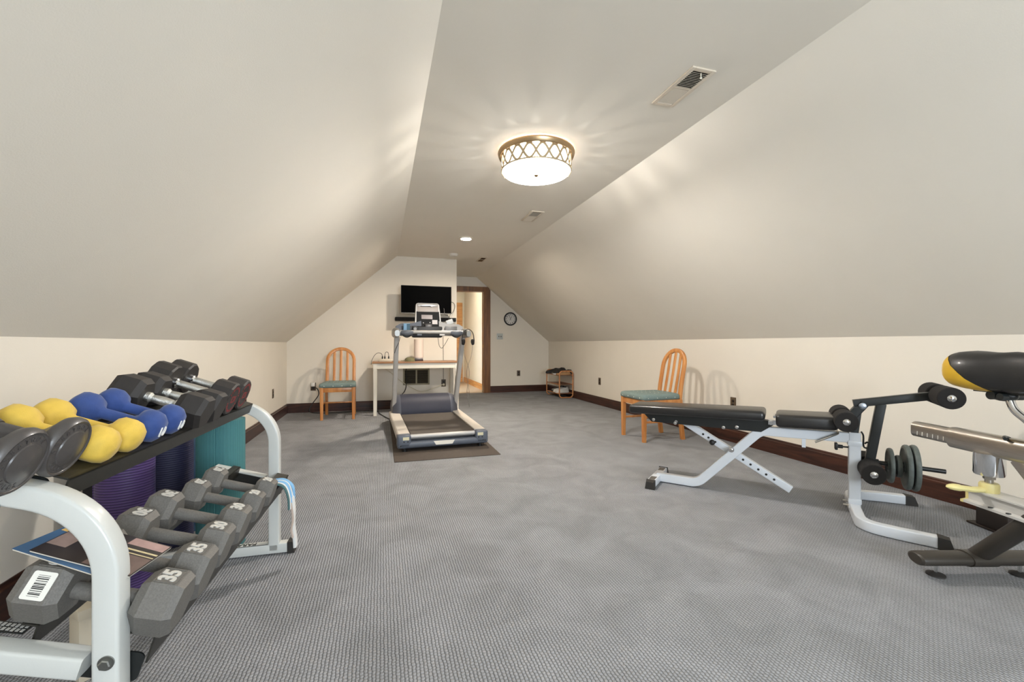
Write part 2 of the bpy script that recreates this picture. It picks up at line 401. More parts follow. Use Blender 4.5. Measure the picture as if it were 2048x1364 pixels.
put('added_glow_strip', B().lathe([(.225, -.008), (.225, -.001)], n=48, caps=False), M('added_glow', (1, .965, .92, 1), .4, emit=FIX_L*1.3), fx)  # hidden glowing strip, added to brighten the ceiling around the ring
put('finial', B().lathe([(.016, -.166), (.014, -.172), (.008, -.178), (.001, -.18)], n=16), NICKEL, fx)
put('bottom_hoop', B().sweep([(.246*math.cos(a), .246*math.sin(a), -.142) for a in [2*PI*i/48 for i in range(48)]], circ(.005, 8), (0, 0, 1), closed=True), LATT, fx)
K = 9
pa = [(.248*math.cos(a), .248*math.sin(a), -.094+.048*math.cos(K*a)) for a in [2*PI/K*i/24 for i in range(25)]]
st = B().sweep(pa, rrect(.016, .004, .0015, 2), (0, 0, 1)).mesh('lattice_strand'); st.materials.append(LATT)
for i in range(2*K):
    put('lattice_strand', st, None, fx, rot=(0, 0, PI/K*i))
# ---------- recessed lamp
rc = root('recessed_downlight', 'small round recessed downlight glowing in the flat ceiling', 'ceiling light', (1.046, 5.56, ZC))
put('trim_ring', B().lathe([(.066, -.002), (.07, -.006), (.086, -.005), (.088, 0), (.066, 0), (.066, -.002)], n=32, caps=False), M('white_trim', 'e8e2d6', .5), rc)
put('added_baffle', B().lathe([(.067, -.016), (.066, 0)], n=32, caps=False), M('white_trim', 'e8e2d6', .5), rc)  # collar added below the ceiling to narrow the downlight's spread
put('lamp_lens', B().lathe([(.0655, -.0006), (.001, -.0008)], n=32), M('lit_lens', (1, .89, .75, 1), .5, emit=REC_L), rc)
# ---------- smoke detector
sd = root('smoke_detector', 'white round smoke detector on the ceiling above the television wall', 'smoke detector', (1.05, 6.60, ZC))
put('base', B().lathe([(.066, -.014), (.07, -.008), (.07, 0)], n=28), M('detector_white', 'dcd6cc', .5), sd)
put('dome', B().lathe([(.03, -.038), (.05, -.036), (.06, -.028), (.062, -.013)], n=28), M('detector_white', 'dcd6cc', .5), sd)
# ---------- ceiling vents
VM = M('vent_enamel', 'd8cbb8', .5)
VD = M('duct_dark', '1e1912', .9)
def ceil_vent(x0, x1, y0, y1, label, n, lever=True, slm=VM):
    v = root('ceiling_vent', label, 'vent', ((x0+x1)/2, (y0+y1)/2, ZC), group='supply vents in the flat ceiling')
    w, l = x1-x0, y1-y0; t = .022
    f = B()
    for s in (-1, 1):
        f.b2(s*(w/2-t/2)-t/2, s*(w/2-t/2)+t/2, -l/2, l/2, -.009, 0, .002); f.b2(-w/2+t, w/2-t, s*(l/2-t/2)-t/2, s*(l/2-t/2)+t/2, -.009, 0, .002)
    put('frame', f, VM, v)
    put('divider', B().b2(-w/2+t, w/2-t, -.006, .006, -.008, -.001), VM, v)
    put('duct', B().b2(-w/2+t, w/2-t, -l/2+t, l/2-t, -.0012, 0), VD, v)
    m1 = B().box((0, 0, -.005), (w-2*t, .009, .0012), Matrix.Rotation(R(35), 3, 'X')).mesh('slat'); m1.materials.append(slm)
    m2 = B().box((0, 0, -.005), (w-2*t, .009, .0012), Matrix.Rotation(R(-35), 3, 'X')).mesh('slat'); m2.materials.append(slm)
    for i in range(n):
        y = (i+.5)/n*(l/2-t-.006)+.006
        put('slat', m1, None, v, loc=(0, -y, 0)); put('slat', m2, None, v, loc=(0, y, 0))
    if lever: put('lever', B().cyl((0.005, -l/2+t+.012, -.006), (.005, -l/2+t+.012, -.03), .0025).ell((.005, -l/2+t+.012, -.031), (.006, .006, .004)), M('lever_white', 'f0ead8', .4), v)
ceil_vent(1.466, 1.607, 1.797, 2.138, 'largest ceiling vent, nearest, beside the drum light', 12)
ceil_vent(1.475, 1.615, 4.22, 4.58, 'smaller slatted ceiling vent between the drum light and the downlight', 10, False)
ceil_vent(1.49, 1.61, 6.69, 7.06, 'tiny ceiling vent farthest away, near the doorway', 10, False, M('vent_brown', '6b5236', .6))
# ---------- outlets and plates
PL = M('brown_plate', '5a4a38', .45); PLD = M('brown_socket', '1d140d', .5)
def outlet(pos, rz, label, mat=PL, sock=PLD):
    o = root('wall_outlet', label, 'outlet', pos, rz, 'brown duplex outlets along the walls')   # local -y is out of the wall
    put('cover_plate', B().b2(-.036, .036, -.006, 0, -.058, .058, .002), mat, o)
    for z in (-.02, .02):
        s = put('socket', B().lathe([(.0165, .0), (.0165, .003), (.014, .0042)], (0, -.005, z), (0, -1, 0), 16), sock, o)
    put('screw', B().lathe([(.003, 0), (.002, .001)], (0, -.006, 0), (0, -1, 0), 8), STEEL, o)
    return o
outlet((.954, YT, .38), 0, 'brown outlet under the table with a black and white plug in it')
outlet((-.962, YT, .375), 0, 'brown outlet holding a white adapter beside the arched chair')
outlet((2.768, YD, .39), 0, 'brown outlet low on the wall under the clock')
outlet((XR, 6.47, .39), PI/2*-1, 'brown outlet between shoe rack and right-hand chair')
outlet((XR, 3.621, .40), -PI/2, 'brown outlet above the weight bench backrest')
outlet((XL, 6.155, .375), PI/2, 'outlet edge-on on the left knee wall near the corner')
outlet((XL, 4.98, .42), PI/2, 'outlet on the left knee wall just above the white rack arch')
# ---------- double switch
sw = root('light_switch', 'pale blue-grey double switch plate under the clock', 'light switch', (2.36, YD, 1.161))
put('cover_plate', B().b2(-.066, .066, -.006, 0, -.062, .062, .002), M('switch_plate', 'b9bdb9', .4), sw)
for x in (-.023, .023):
    put('toggle', B().box((x, -.012, .0), (.011, .02, .022), Matrix.Rotation(R(20), 3, 'X'), .002), M('toggle_dark', '3c3a33', .5), sw)
# ---------- clock
ck = root('wall_clock', 'round white wall clock with black rim and numerals', 'clock', (2.587, YD, 1.529))
put('rim', B().lathe([(.112, 0), (.14, 0), (.14, .022), (.132, .03), (.118, .03), (.114, .018), (.112, .018)], (0, 0, 0), (0, -1, 0), 40, caps=False), BLACKP, ck)
put('face', B().lathe([(.118, 0), (.118, .012)], (0, 0, 0), (0, -1, 0), 40), M('clock_face', 'd6d2cb', .6), ck)
for h in range(1, 13):
    a = h/12*2*PI
    put('numeral', text(str(h), .036, .0008, .0012), BLACKP, ck, loc=(.092*math.sin(a), -.0135, .092*math.cos(a)), rot=(PI/2, 0, 0), ang=None)
def hand(a, l, w, y):
    return B().box((0, 0, l/2-.015), (w, .0015, l+.03)).xf(T4((0, y, 0)) @ Ry(a))
put('hour_hand', hand(2*PI*(12.95/12), .062, .007, -.016), BLACKP, ck)
put('minute_hand', hand(2*PI*(56.5/60), .09, .005, -.018), BLACKP, ck)
# ---------- return-air grille in the TV wall
gr = root('return_grille', 'double dark return-air grille low on the wall under the table', 'vent', (.528, YT, .49))
GM = M('grille_olive', '8f8468', .55)
put('frame', B().b2(-.205, .205, -.008, 0, .105, .13).b2(-.205, .205, -.008, 0, -.13, -.105).b2(-.205, -.18, -.008, 0, -.105, .105).b2(.18, .205, -.008, 0, -.105, .105).b2(-.012, .012, -.008, 0, -.105, .105), GM, gr)
put('duct', B().b2(-.18, .18, -.0015, 0, -.105, .105), VD, gr)
sl = B().box((0, -.005, 0), (.165, .0015, .011), Matrix.Rotation(R(-40), 3, 'X')).mesh('louver'); sl.materials.append(M('louver_dark', '4a4334', .6))
for s in (-1, 1):
    for i in range(12): put('louver', sl, None, gr, loc=(s*.096, 0, -.096+.0175*i))
# ---------- dumbbell rack
RK = T4((-.5315, 1.07, 0)) @ Rz(R(-1.87))
rk = root('dumbbell_rack', 'two-tier white and black dumbbell rack along the left knee wall', 'rack', mw=RK)
TW = .047; A17 = R(17); A20 = R(20)
e17 = Vector((math.cos(A17), 0, -math.sin(A17))); n17 = Vector((math.sin(A17), 0, math.cos(A17)))
e20 = Vector((math.cos(A20), 0, -math.sin(A20))); n20 = Vector((math.sin(A20), 0, math.cos(A20)))
LOW = Vector((.033, 0, .385)); UPP = Vector((-.085, 0, .722))      # points on the two tier planes
def tier(o, e, n, s, y, h=0.): return o+e*s+n*h+Vector((0, y, 0))
BOLT = M('zinc_bolt', '9a9b98', .3, 1.)
def bolt(b, p, ax, r=.0135):
    b.lathe([(r*1.25, 0), (r*1.25, .003)], p, ax, 20); b.lathe([(r*.95, .003), (r*.95, .009), (r*.75, .0105)], p, ax, 6)
for y0 in (0., 1.24):
    yc = y0+TW/2; inn = y0 == 0.
    top = fillet([(0, yc, .02), (0, yc, .663), (-.40, yc, .663+.40*math.tan(A17))], .1775, 14)
    fr = put('end_frame', B().sweep(top, rrect(TW, TW, .007), (0, 1, 0)), WHITE, rk)
    # base bar with rubber end caps
    put('base_bar', B().b2(-.62, .062, y0, y0+TW, .004, .05, .006), WHITE, rk)
    cp = B(); cp.loft([[(.060, y0-.003, 0), (.060, y0+TW+.003, 0), (.060, y0+TW+.003, .054), (.060, y0-.003, .054)], [(.092, y0-.003, 0), (.092, y0+TW+.003, 0), (.082, y0+TW+.003, .054), (.082, y0-.003, .054)]])
    put('foot_cap', cp, RUBBER, rk); cp = B().b2(-.655, -.618, y0-.003, y0+TW+.003, 0, .054, .003); put('foot_cap', cp, RUBBER, rk)
    # lower arm: sloped white bar carrying the lower tier
    ca = LOW+n17*(-.052)+Vector((0, yc, 0))
    arm = B().sweep([ca+e17*(-.28), ca+e17*(-.062)], rrect(TW, .043, .006), (0, 1, 0))
    put('lower_arm', arm, WHITE, rk)
    # black end plates with bolts
    yp = y0+TW if inn else y0-.004
    for (O, e, n, s0, s1, h0, h1) in ((LOW, e17, n17, -.262, .028, -.098, -.038), (UPP, e20, n20, -.25, -.03, -.062, -.008)):
        pr = [(a, b) for a, b in rrect(s1-s0, h1-h0, .012)]
        c = O+e*((s0+s1)/2)+n*((h0+h1)/2)
        put('end_plate', B().loft([[c+e*a+n*b+Vector((0, y, 0)) for a, b in pr] for y in (yp, yp+.004)]), BLACKM, rk)
        bb = B(); sd_ = -1 if not inn else 1
        for s in (s0+.022, s1-.022): bolt(bb, O+e*s+n*((h0+h1)/2)+Vector((0, yp+(.004 if inn else 0), 0)), (0, sd_, 0), .008)
        put('bolt', bb, BOLT, rk)
    if inn:
        bb = B(); bolt(bb, (.004, 0, .362), (0, -1, 0), .0115); put('bolt', bb, BOLT, rk)
        bb = B(); bolt(bb, (-.178, 0, .692), (0, -1, 0), .0115); put('bolt', bb, BOLT, rk)
# angle rails of both tiers
RAIL = BLACK
def rail(O, e, n, s0, s1, lip_s, lip):
    b = B(); y0, y1 = TW+.004, 1.236
    prof = [(s0, 0), (s1, 0), (s1, -.004), (s0, -.004)]
    b.loft([[tier(O, e, n, s, y, h) for s, h in prof] for y in (y0, y1)])
    prof = [(lip_s, 0), (lip_s+.004, 0), (lip_s+.004, -lip), (lip_s, -lip)]
    b.loft([[tier(O, e, n, s, y, h) for s, h in prof] for y in (y0, y1)])
    return put('shelf_rail', b, RAIL, rk)
rail(LOW, e17, n17, -.015, .035, .031, .06); rail(LOW-n17*.008, e17, n17, -.205, -.175, -.179, .045)
rail(UPP, e20, n20, -.06, .0, -.004, .045); rail(UPP, e20, n20, -.215, -.16, -.215, .045)
sk = B(); random.seed(5)
cW = tier(LOW, e17, n17, -.225, .062, -.026)
put('sticker_backing', B().box(cW, (.06, .03, .002), Matrix.Rotation(A17, 3, 'Y')), BLACKM, rk)
for i in range(7):
    for k in range(2): sk.box(cW+e17*(-.024+.008*i)+Vector((0, -.007+.013*k, 0))+n17*.0015, (.005, random.choice((.008, .010)), .001), Matrix.Rotation(A17, 3, 'Y'))
put('sticker_print', sk, M('sticker_silver', 'b9b7b2', .5), rk)
# printed lettering on the far base bar and near lower arm
put('base_lettering', text('PARABODY', .034, .0006, .0008), BLACKM, rk, loc=(-.165, 1.24+TW/2, .0506), rot=(0, 0, PI), ang=None)
put('base_stripe', B().b2(-.30, -.024, 1.2405, 1.2445, .0495, .0507), BLACKM, rk)

# ---------- hex dumbbells of the lower tier
def hexring(x, r): return [(x, r*math.cos(PI/3*i), r*math.sin(PI/3*i)) for i in range(6)]
def hex_dumbbell(label, num, flat, hl, dist, hand_r, mat, hmat, contour=False, chrome=False, textm=IRONW, cat='dumbbell', group=None):
    """axis x, resting on z=0; head centres at +-dist/2"""
    t = root('hex_dumbbell', label, cat, group=group); r = flat/2/.866; zc = flat/2
    for s in (-1, 1):
        xo, xi = s*(dist/2+hl/2), s*(dist/2-hl/2); ch = hl*.22*s
        b = B().loft([hexring(xi, r*.80), hexring(xi+ch, r), hexring(xo-ch*.8, r), hexring(xo, r*.86)]).xf(T4((0, 0, zc)))
        h = put('head', b, mat, t, ang=25)
        if num:
            rim = B(); L_, W_ = hl*.5, r*.86; xm = s*dist/2; ztop = flat
            for a in (-1, 1):
                rim.b2(xm-L_/2, xm+L_/2, a*W_/2-.0015, a*W_/2+.0015, ztop-.001, ztop+.0016); rim.b2(xm+a*L_/2-.0015, xm+a*L_/2+.0015, -W_/2, W_/2, ztop-.001, ztop+.0016)
            put('label_rim', rim, mat, h)
            put('weight_number', text(num, .046 if flat > .1 else .04, .0012, .0016), textm, h, loc=(xm, 0, ztop+.0008), rot=(0, 0, PI/2*s), ang=None)
    if contour:
        pr = [(hand_r*1.25, -dist/2+hl/2-.002), (hand_r*1.25, -dist/2+hl/2+.012), (hand_r*.8, -dist/2+hl/2+.02), (hand_r*.95, -dist*.15), (hand_r*1.1, 0)]
        pr = pr+[(a, -b) for a, b in pr[-2::-1]]
        b = B().lathe(pr, (0, 0, zc), (1, 0, 0), 16)
    else: b = B().cyl((-dist/2+hl/2-.01, 0, zc), (dist/2-hl/2+.01, 0, zc), hand_r, n=16)
    put('handle', b, hmat, t)
    return t
def on_tier(O, e, n, ang, s, y, yaw=0.): return RK @ T4(tier(O, e, n, s, y)) @ Ry(ang) @ Rz(yaw)
GL = 'grey hex dumbbells on the lower tier'
SMID = (.05-.135)/2-.042
d35 = hex_dumbbell('grey iron hex dumbbell marked 35, nearest, with a barcode sticker', '35', .112, .082, .205, .017, IRON, IRON, group=GL)
d35.matrix_basis = on_tier(LOW, e17, n17, A17, SMID, .075)
d35b = tree(d35, 'grey iron hex dumbbell marked 35, second nearest on the lower tier, under the magazines', on_tier(LOW, e17, n17, A17, SMID, .212))
d30 = hex_dumbbell('grey iron hex dumbbell marked 30, next to the magazines', '30', .106, .076, .198, .017, IRON, IRON, group=GL)
d30.matrix_basis = on_tier(LOW, e17, n17, A17, SMID, .365)
tree(d30, 'grey iron hex dumbbell marked 30, between a 30 and a 20', on_tier(LOW, e17, n17, A17, SMID, .515))
d20 = hex_dumbbell('grey iron hex dumbbell marked 20, second farthest on the lower tier', '20', .094, .066, .18, .0165, IRON, IRON, group=GL)
d20.matrix_basis = on_tier(LOW, e17, n17, A17, SMID+.012, .69)
tree(d20, 'grey iron hex dumbbell marked 20, farthest on the lower tier beside the towel', on_tier(LOW, e17, n17, A17, SMID+.014, .845))
# barcode sticker on the nearest dumbbell's rear head (its -y upper flank)
h0 = [c for c in d35.children if c.name.startswith('head')][0]
r35 = .112/2/.866
fl = T4((-.1025, -r35*.75*1.001, .056+r35*.433)) @ Rx(R(60))          # upper -y flank of the hex (normal 30 deg above -y)
stk = put('barcode_sticker', B().prism(rrect(.040, .050, .004), 0, .0006, 'z'), M('sticker_white', 'e6e4dc', .5), h0, mw=fl)
bb = B(); random.seed(3); y = -.019
while y < .019:
    w = random.choice((.0007, .0012, .002)); bb.b2(-.010, .010, y, y+w, .0006, .0008); y += w+random.choice((.0008, .0014, .0022))
put('barcode', bb, BLACKP, h0, mw=fl)

# ---------- upper tier
def neo_dumbbell(label, mat, num=None, d=.082, hl=.072, dist=.152, group=None):
    t = root('neoprene_dumbbell', label, 'dumbbell', group=group); r = d/2/.9; zc = d/2
    secs = []
    for x, k in ((-dist/2-hl/2, .0), (-dist/2-hl/2+.004, .62), (-dist/2-hl/2+.016, .92), (-dist/2-hl/2+.028, 1.), (-dist/2+hl/2-.022, 1.), (-dist/2+hl/2-.008, .8), (-dist/2+hl/2, .45)): secs.append((x, max(k, .02)))
    hr = .0155/r; secs += [(-dist/2+hl/2+.008, hr), (0, hr)]
    secs += [(-x, k) for x, k in secs[-2::-1]]
    rings = []
    for x, k in secs:
        ring = []
        for i in range(24):
            a = 2*PI*i/24; hx = 1/max(math.cos(((a+PI/6) % (PI/3))-PI/6), .5)*.9   # softened hexagon
            rr = r*(.45*hx*.97+.55*.97) if k > .3 else r
            ring.append((x, rr*k*math.cos(a), zc+rr*k*math.sin(a)))
        rings.append(ring)
    put('body', B().loft(rings), mat, t, ang=60)
    if num:
        put('weight_number', text(num, .036, .0012, .001), M('white_print', 'f2f2ee', .5), t, mw=T4((dist/2+hl/2-.0012, 0, zc-.008)) @ Rz(PI/2) @ Rx(PI/2), ang=None)
    return t
BLUE = M('blue_neoprene', '2a4583', .75, var=.05, vscale=60, bump=.1, bscale=400, sheen=.15)
YEL = M('yellow_neoprene', 'd9b64a', .7, var=.05, vscale=60, bump=.1, bscale=400, sheen=.1)
def up(s, y, yaw=0.): return on_tier(UPP, e20, n20, A20, s, y, yaw)
US = -.110
GB, GY, GH, GR_, GV = 'blue neoprene dumbbells', 'yellow neoprene dumbbells', 'black rubber hex dumbbells', 'black twelve-sided dumbbells', 'dark vinyl dumbbells'
bl = neo_dumbbell('blue neoprene dumbbell marked 10, beside the yellow pair', BLUE, '10', .083, .070, .156, GB); bl.matrix_basis = up(US, .385)
tree(bl, 'blue neoprene dumbbell marked 10, beside the black hex pair', up(US, .497))
ye = neo_dumbbell('yellow neoprene dumbbell beside the dark vinyl pair', YEL, None, .079, .072, .160, GY); ye.matrix_basis = up(US, .165)
tree(ye, 'yellow neoprene dumbbell beside the blue pair', up(US, .270))
RUBB = M('black_rubber_head', '2c2826', .55, var=.06, vscale=60, bump=.08, bscale=300)
hx = hex_dumbbell('black rubber hex dumbbell with chrome handle beside the blue pair', None, .105, .086, .186, .0135, RUBB, M('knurled_chrome', 'cfcfca', .25, 1., bump=.5, bscale=500), contour=True, group=GH)
hx.matrix_basis = up(US-.010, .635)
tree(hx, 'black rubber hex dumbbell with chrome handle beside the twelve-sided pair', up(US-.012, .755))
def round_dumbbell(label):
    t = root('twelve_sided_dumbbell', label, 'dumbbell', group=GR_); rr = .066; zc = rr*.966; hl, dist = .074, .212
    for s in (-1, 1):
        b = B().lathe([(rr*.90, -hl/2), (rr, -hl/2+.006), (rr, hl/2-.006), (rr*.92, hl/2)], (s*dist/2, 0, zc), (1, 0, 0), 12, PI/12)
        h = put('head', b, RUBB, t, ang=20)
        xo = s*(dist/2+hl/2)
        rp = M('red_print', '8e2a2c', .6)
        # worn red lettering ring and centre block on the end face (illegible strokes)
        b = B()
        for k in range(26):
            a = 2*PI*k/26
            if k % 13 in (0, 12): continue
            b.box((xo, .047*math.cos(a), zc+.047*math.sin(a)), (.0012, .004+.003*(k % 3 == 0), .009), Matrix.Rotation(a-PI/2, 3, 'X'))
        put('red_lettering', b, rp, h)
        b = B()
        for (y_, z_, w_, h_) in ((-.017, .0, .007, .026), (.0, .011, .016, .005), (.0, -.011, .016, .005), (.006, 0, .005, .026), (.02, 0, .006, .024)): b.box((xo, y_, zc+z_), (.0012, w_, h_))
        put('red_numerals', b, rp, h)
        put('collar', B().lathe([(.020, 0), (.020, .010), (.017, .014)], (s*(dist/2-hl/2), 0, zc), (-s, 0, 0), 20), CHROME, t)
    put('handle', B().cyl((-dist/2+hl/2, 0, zc), (dist/2-hl/2, 0, zc), .0145, n=20), M('knurled_chrome', 'cfcfca', .25), t)
    return t
ro = round_dumbbell('black twelve-sided dumbbell with red lettering beside the black hex pair'); ro.matrix_basis = up(US-.030, .90)
tree(ro, 'black twelve-sided dumbbell with red lettering at the far end of the upper tier', up(US-.034, 1.045))
VINL = M('dark_grey_vinyl', '474341', .38, var=.06, vscale=10, bump=.06, bscale=90, coat=.15)
def vinyl_dumbbell(label):
    t = root('vinyl_dumbbell', label, 'dumbbell', group=GV); rr = .062; zc = rr
    dist = .150
    for s in (-1, 1):
        pr = [(.019, -.045), (.024, -.032), (.044, -.012), (.058, -.002), (rr, .008), (rr*.985, .016), (.056, .022), (.053, .0215), (.052, .020), (.036, .022), (.035, .0245), (.033, .025), (.012, .030), (.001, .031)]
        h = put('head', B().lathe(pr, (s*dist/2, 0, zc), (s, 0, 0), 36), VINL, t, ang=50)
        for w, rad, a0, st_ in (('ORBATRON', .0435, PI*.98, -.31), ('10LBS', .0435, PI*1.2, .26)):
            for k, ch in enumerate(w):
                a = a0+st_*k
                fw = 1 if st_ < 0 else -1
                mw = T4((s*(dist/2+.0212), s*rad*math.cos(a), zc+rad*math.sin(a))) @ (Rz(PI/2) if s > 0 else Rz(-PI/2)) @ Rx(PI/2) @ Rz((a-PI/2) if fw > 0 else (a+PI/2))
                put('embossed_letter', text(ch, .013, .001, .0002), VINL, h, mw=mw, ang=None)
    put('handle', B().lathe([(.019, -.05), (.0165, -.03), (.0165, .03), (.019, .05)], (0, 0, zc), (1, 0, 0), 20), VINL, t)
    return t
vi = vinyl_dumbbell('dark grey vinyl dumbbell with dished round heads beside the yellow pair'); vi.matrix_basis = up(US-.006, .045)
tree(vi, 'dark grey vinyl dumbbell with dished round heads, nearest, cut by the photo edge', up(US-.006, -.072))

# ---------- magazines lying on the near dumbbells
def magazine(label, w, h, t, mw, cover, name='magazine'):
    m = root(name, label, 'magazine', mw=mw)
    put('pages', B().b2(-w/2, w/2, -h/2, h/2, 0, t*.8), M('paper_edge', 'cfc8ba', .7), m)
    put('cover', B().b2(-w/2-.001, w/2+.001, -h/2-.001, h/2+.001, t*.8, t), cover, m)
    return m
MG = T4((-.602, 1.183, .545)) @ Rz(R(-16)) @ Ry(R(18))
BLUEC = M('blue_cover', '3f6286', .35, var=.2, vscale=9, coat=.4)
m1 = magazine('blue magazine lying under the dark one on the grey dumbbells', .205, .125, .004, MG @ T4((-.008, -.006, 0)), BLUEC)
m2 = magazine('dark brown magazine with pink and gold stripes on the grey dumbbells', .200, .125, .004, MG @ T4((.016, .004, .005)) @ Rz(R(4)), M('dark_cover', '2a2220', .3, var=.3, vscale=12, coat=.4))
for (n_, x0, x1, y0, y1, c) in (('pink_panel', .02, .0985, .034, .0605, 'b0908a'), ('gold_stripe', .0, .0985, .016, .021, 'd8c79a'), ('gold_stripe', .0, .0985, .004, .007, 'cdbb90'), ('brown_panel', .0, .0985, -.0605, 0., '6b5750'), ('photo_panel', -.099, -.06, -.03, .05, '8a7770')):
    put(n_, B().b2(x0, x1, y0, y1, .004, .0043), M('print_'+c, c, .35, var=.15, vscale=30, coat=.3), m2)
put('gold_mark', B().b2(-.098, -.084, .03, .042, .004, .0043), M('print_gold', 'd9b46a', .4), m1)

# ---------- towel on the front rail near the far end
tw = root('striped_towel', 'blue and white striped cloth draped over the far end of the front rail', 'towel', mw=RK @ T4(tier(LOW, e17, n17, .03, 1.08)))
def strip(y0, y1, pts, th=.006):
    b = B(); sp = spline(pts, 6); b.sweep(sp, rrect(y1-y0, th, .0029, 2), (0, 1, 0)); return b.xf(T4((0, (y0+y1)/2, 0)))
TB = M('towel_blue', '7fb2dc', .95, bump=.4, bscale=300); TWH = M('towel_white', 'dcdcda', .95, bump=.4, bscale=300); TG = M('towel_teal', '4a6a6c', .95, bump=.4, bscale=300)
base = [(-.05, 0, .012), (0, 0, .014), (.03, 0, -.004), (.045, 0, -.05), (.048, 0, -.10)]
for n_, y0, y1, mt, dx, dz in (('dark_band', -.045, -.025, TG, 0, 0), ('white_band', -.025, -.012, TWH, .002, -.004), ('blue_band', -.012, .012, TB, .004, -.01), ('white_band', .012, .022, TWH, .005, .0), ('blue_band', .022, .05, TB, .006, .02)):
    put(n_, strip(y0, y1, [(a+dx, b_, c+(dz if c < -.03 else 0)) for a, b_, c in base]), mt, tw)
put('hanging_tail', strip(-.004, .034, [(.050, 0, -.06), (.056, .0, -.12), (.055, 0, -.19), (.062, 0, -.25), (.064, 0, -.285)], .012), TWH, tw)
put('hanging_tail', strip(-.016, -.004, [(.050, 0, -.08), (.058, .0, -.15), (.052, 0, -.2), (.058, 0, -.235)], .008), M('towel_tan', 'b9a99d', .95), tw)

# ---------- rolled mats standing behind the rack
def rolled_mat(label, x, y, r, h, mat, turns=3.2, th=.006, edge=None, rz=0.):
    t = root('rolled_mat', label, 'exercise mat', (x, y, 0), rz, 'rolled mats standing behind the rack')
    n = int(turns*28); pts = []
    for i in range(n+1):
        a = 2*PI*turns*i/n; rr = r-th/2-(turns-a/(2*PI))*th*1.25
        pts.append((rr*math.cos(a), rr*math.sin(a), 0))
    b = B(); rings = []
    prof = [(-th/2, 0), (th/2, 0)]
    outer, inner = [], []
    for i, p in enumerate(pts):
        d = Vector((p[0], p[1], 0)).normalized(); outer.append((p[0]+d.x*th/2, p[1]+d.y*th/2)); inner.append((p[0]-d.x*th/2, p[1]-d.y*th/2))
    b.loft([[(o_[0], o_[1], 0), (o_[0], o_[1], h), (i_[0], i_[1], h), (i_[0], i_[1], 0)] for o_, i_ in zip(outer, inner)])
    put('roll', b, mat, t, ang=40)
    return t
rolled_mat('teal ribbed rolled mat standing beyond the far end of the rack', -.765, 2.505, .108, .625, stripe_mat('teal_ribbed_foam', '2f6266', '4d8a8e', R(3.2), 'z', .75, 1., True), 4.2, .007, rz=R(200))
rolled_mat('purple rolled mat behind the rack', -1.0, 2.155, .100, .61, stripe_mat('purple_foam', '33234f', '573f79', .0105, 'z', .5, 1.), 4.2, .006, rz=R(120))
rolled_mat('dark navy rolled mat between the purple and teal mats', -1.03, 2.61, .104, .61, stripe_mat('navy_foam', '20203c', '2c2c4c', .0105, 'z', .6, 1.), 4.2, .006)
rolled_mat('black rolled mat mostly hidden behind the purple mat', -1.19, 2.42, .085, .61, M('black_foam_mat', '17151a', .7, bump=.2), 3.2, .006)
rolled_mat('light blue rolled mat, a sliver between navy and teal mats', -.93, 2.80, .085, .60, M('sky_foam_mat', '8fb8dc', .7, bump=.2), 3.2, .006)
bx = root('carton', 'cream box on the floor behind the lower dumbbell tier', 'box', (-.85, 1.59, 0), R(45))
put('walls', B().b2(0, .05, 0, .073, 0, .20, .003), M('cream_card', 'd6cbb6', .7), bx)
put('lid', B().b2(-.003, .053, -.003, .076, .185, .215, .004), M('cream_card', 'd6cbb6', .7), bx)
# ---------- adjustable weight bench with leg developer (local x along the bench, y to the far side)
BA = math.atan2(-.7495, .662)
bn = root('weight_bench', 'white framed black padded weight bench with leg developer in front of the right wall', 'weight bench', (1.935, 2.752, 0), BA)
def pad(x0, x1, z0, z1, hw, slope=0.):
    b = B().b2(x0, x1, -hw, hw, z0, z1, .022, 4)
    return b.xf(T4((x0, 0, (z0+z1)/2)) @ Ry(-slope) @ T4((-x0, 0, -(z0+z1)/2)))
put('back_pad', pad(-.175, .685, .498, .560, .135, R(1.3)), VINYL, bn)
put('seat_pad', pad(.742, 1.055, .487, .566, .135, R(1.5)), VINYL, bn)
put('back_bracket', B().prism([(-.10, .500), (-.035, .435), (.66, .432), (.73, .485), (.72, .51), (-.10, .503)], -.028, .028), BLACKM, bn)
sc = B()
for x, z in ((-.02, .452), (.13, .44), (.52, .45), (.44, .44)): sc.lathe([(.012, 0), (.011, .004), (.005, .006)], (x, -.028, z), (0, -1, 0), 14)
put('screw', sc, CHROME, bn)
put('hinge', B().cyl((.715, -.06, .50), (.715, .06, .50), .012).cyl((.735, -.05, .54), (.735, .05, .54), .008).b2(.70, .745, -.03, .03, .485, .515), CHROME, bn)
# front foot
put('front_foot', B().b2(-.027, .027, -.19, .19, .004, .056, .006), WHITEB, bn)
for s in (-1, 1):
    cp = B(); y0, y1 = s*.185, s*.222
    cp.loft([[(a*.031, y0, z) for a, z in ((-1, 0), (1, 0), (1, .06), (-1, .06))], [(a*.031*k, y1, z) for a, z, k in ((-1, 0, 1.05), (1, 0, 1.05), (1, .05, .8), (-1, .05, .8))]])
    put('foot_cap', cp, RUBBER, bn)
    put('foot_sticker', B().b2(-.02, .02, min(s*.17, s*.09), max(s*.17, s*.09), .0555, .0565), M('dark_sticker', '5a5650', .5, var=.4, vscale=90), bn)
# main beam
bp = fillet([(0, 0, .035), (.275, 0, .035), (.655, 0, .438), (1.12, 0, .445)], [0, .11, .09, 0], 8)
put('main_beam', B().sweep(bp, rrect(.05, .058, .006), (0, 1, 0)), WHITEB, bn)
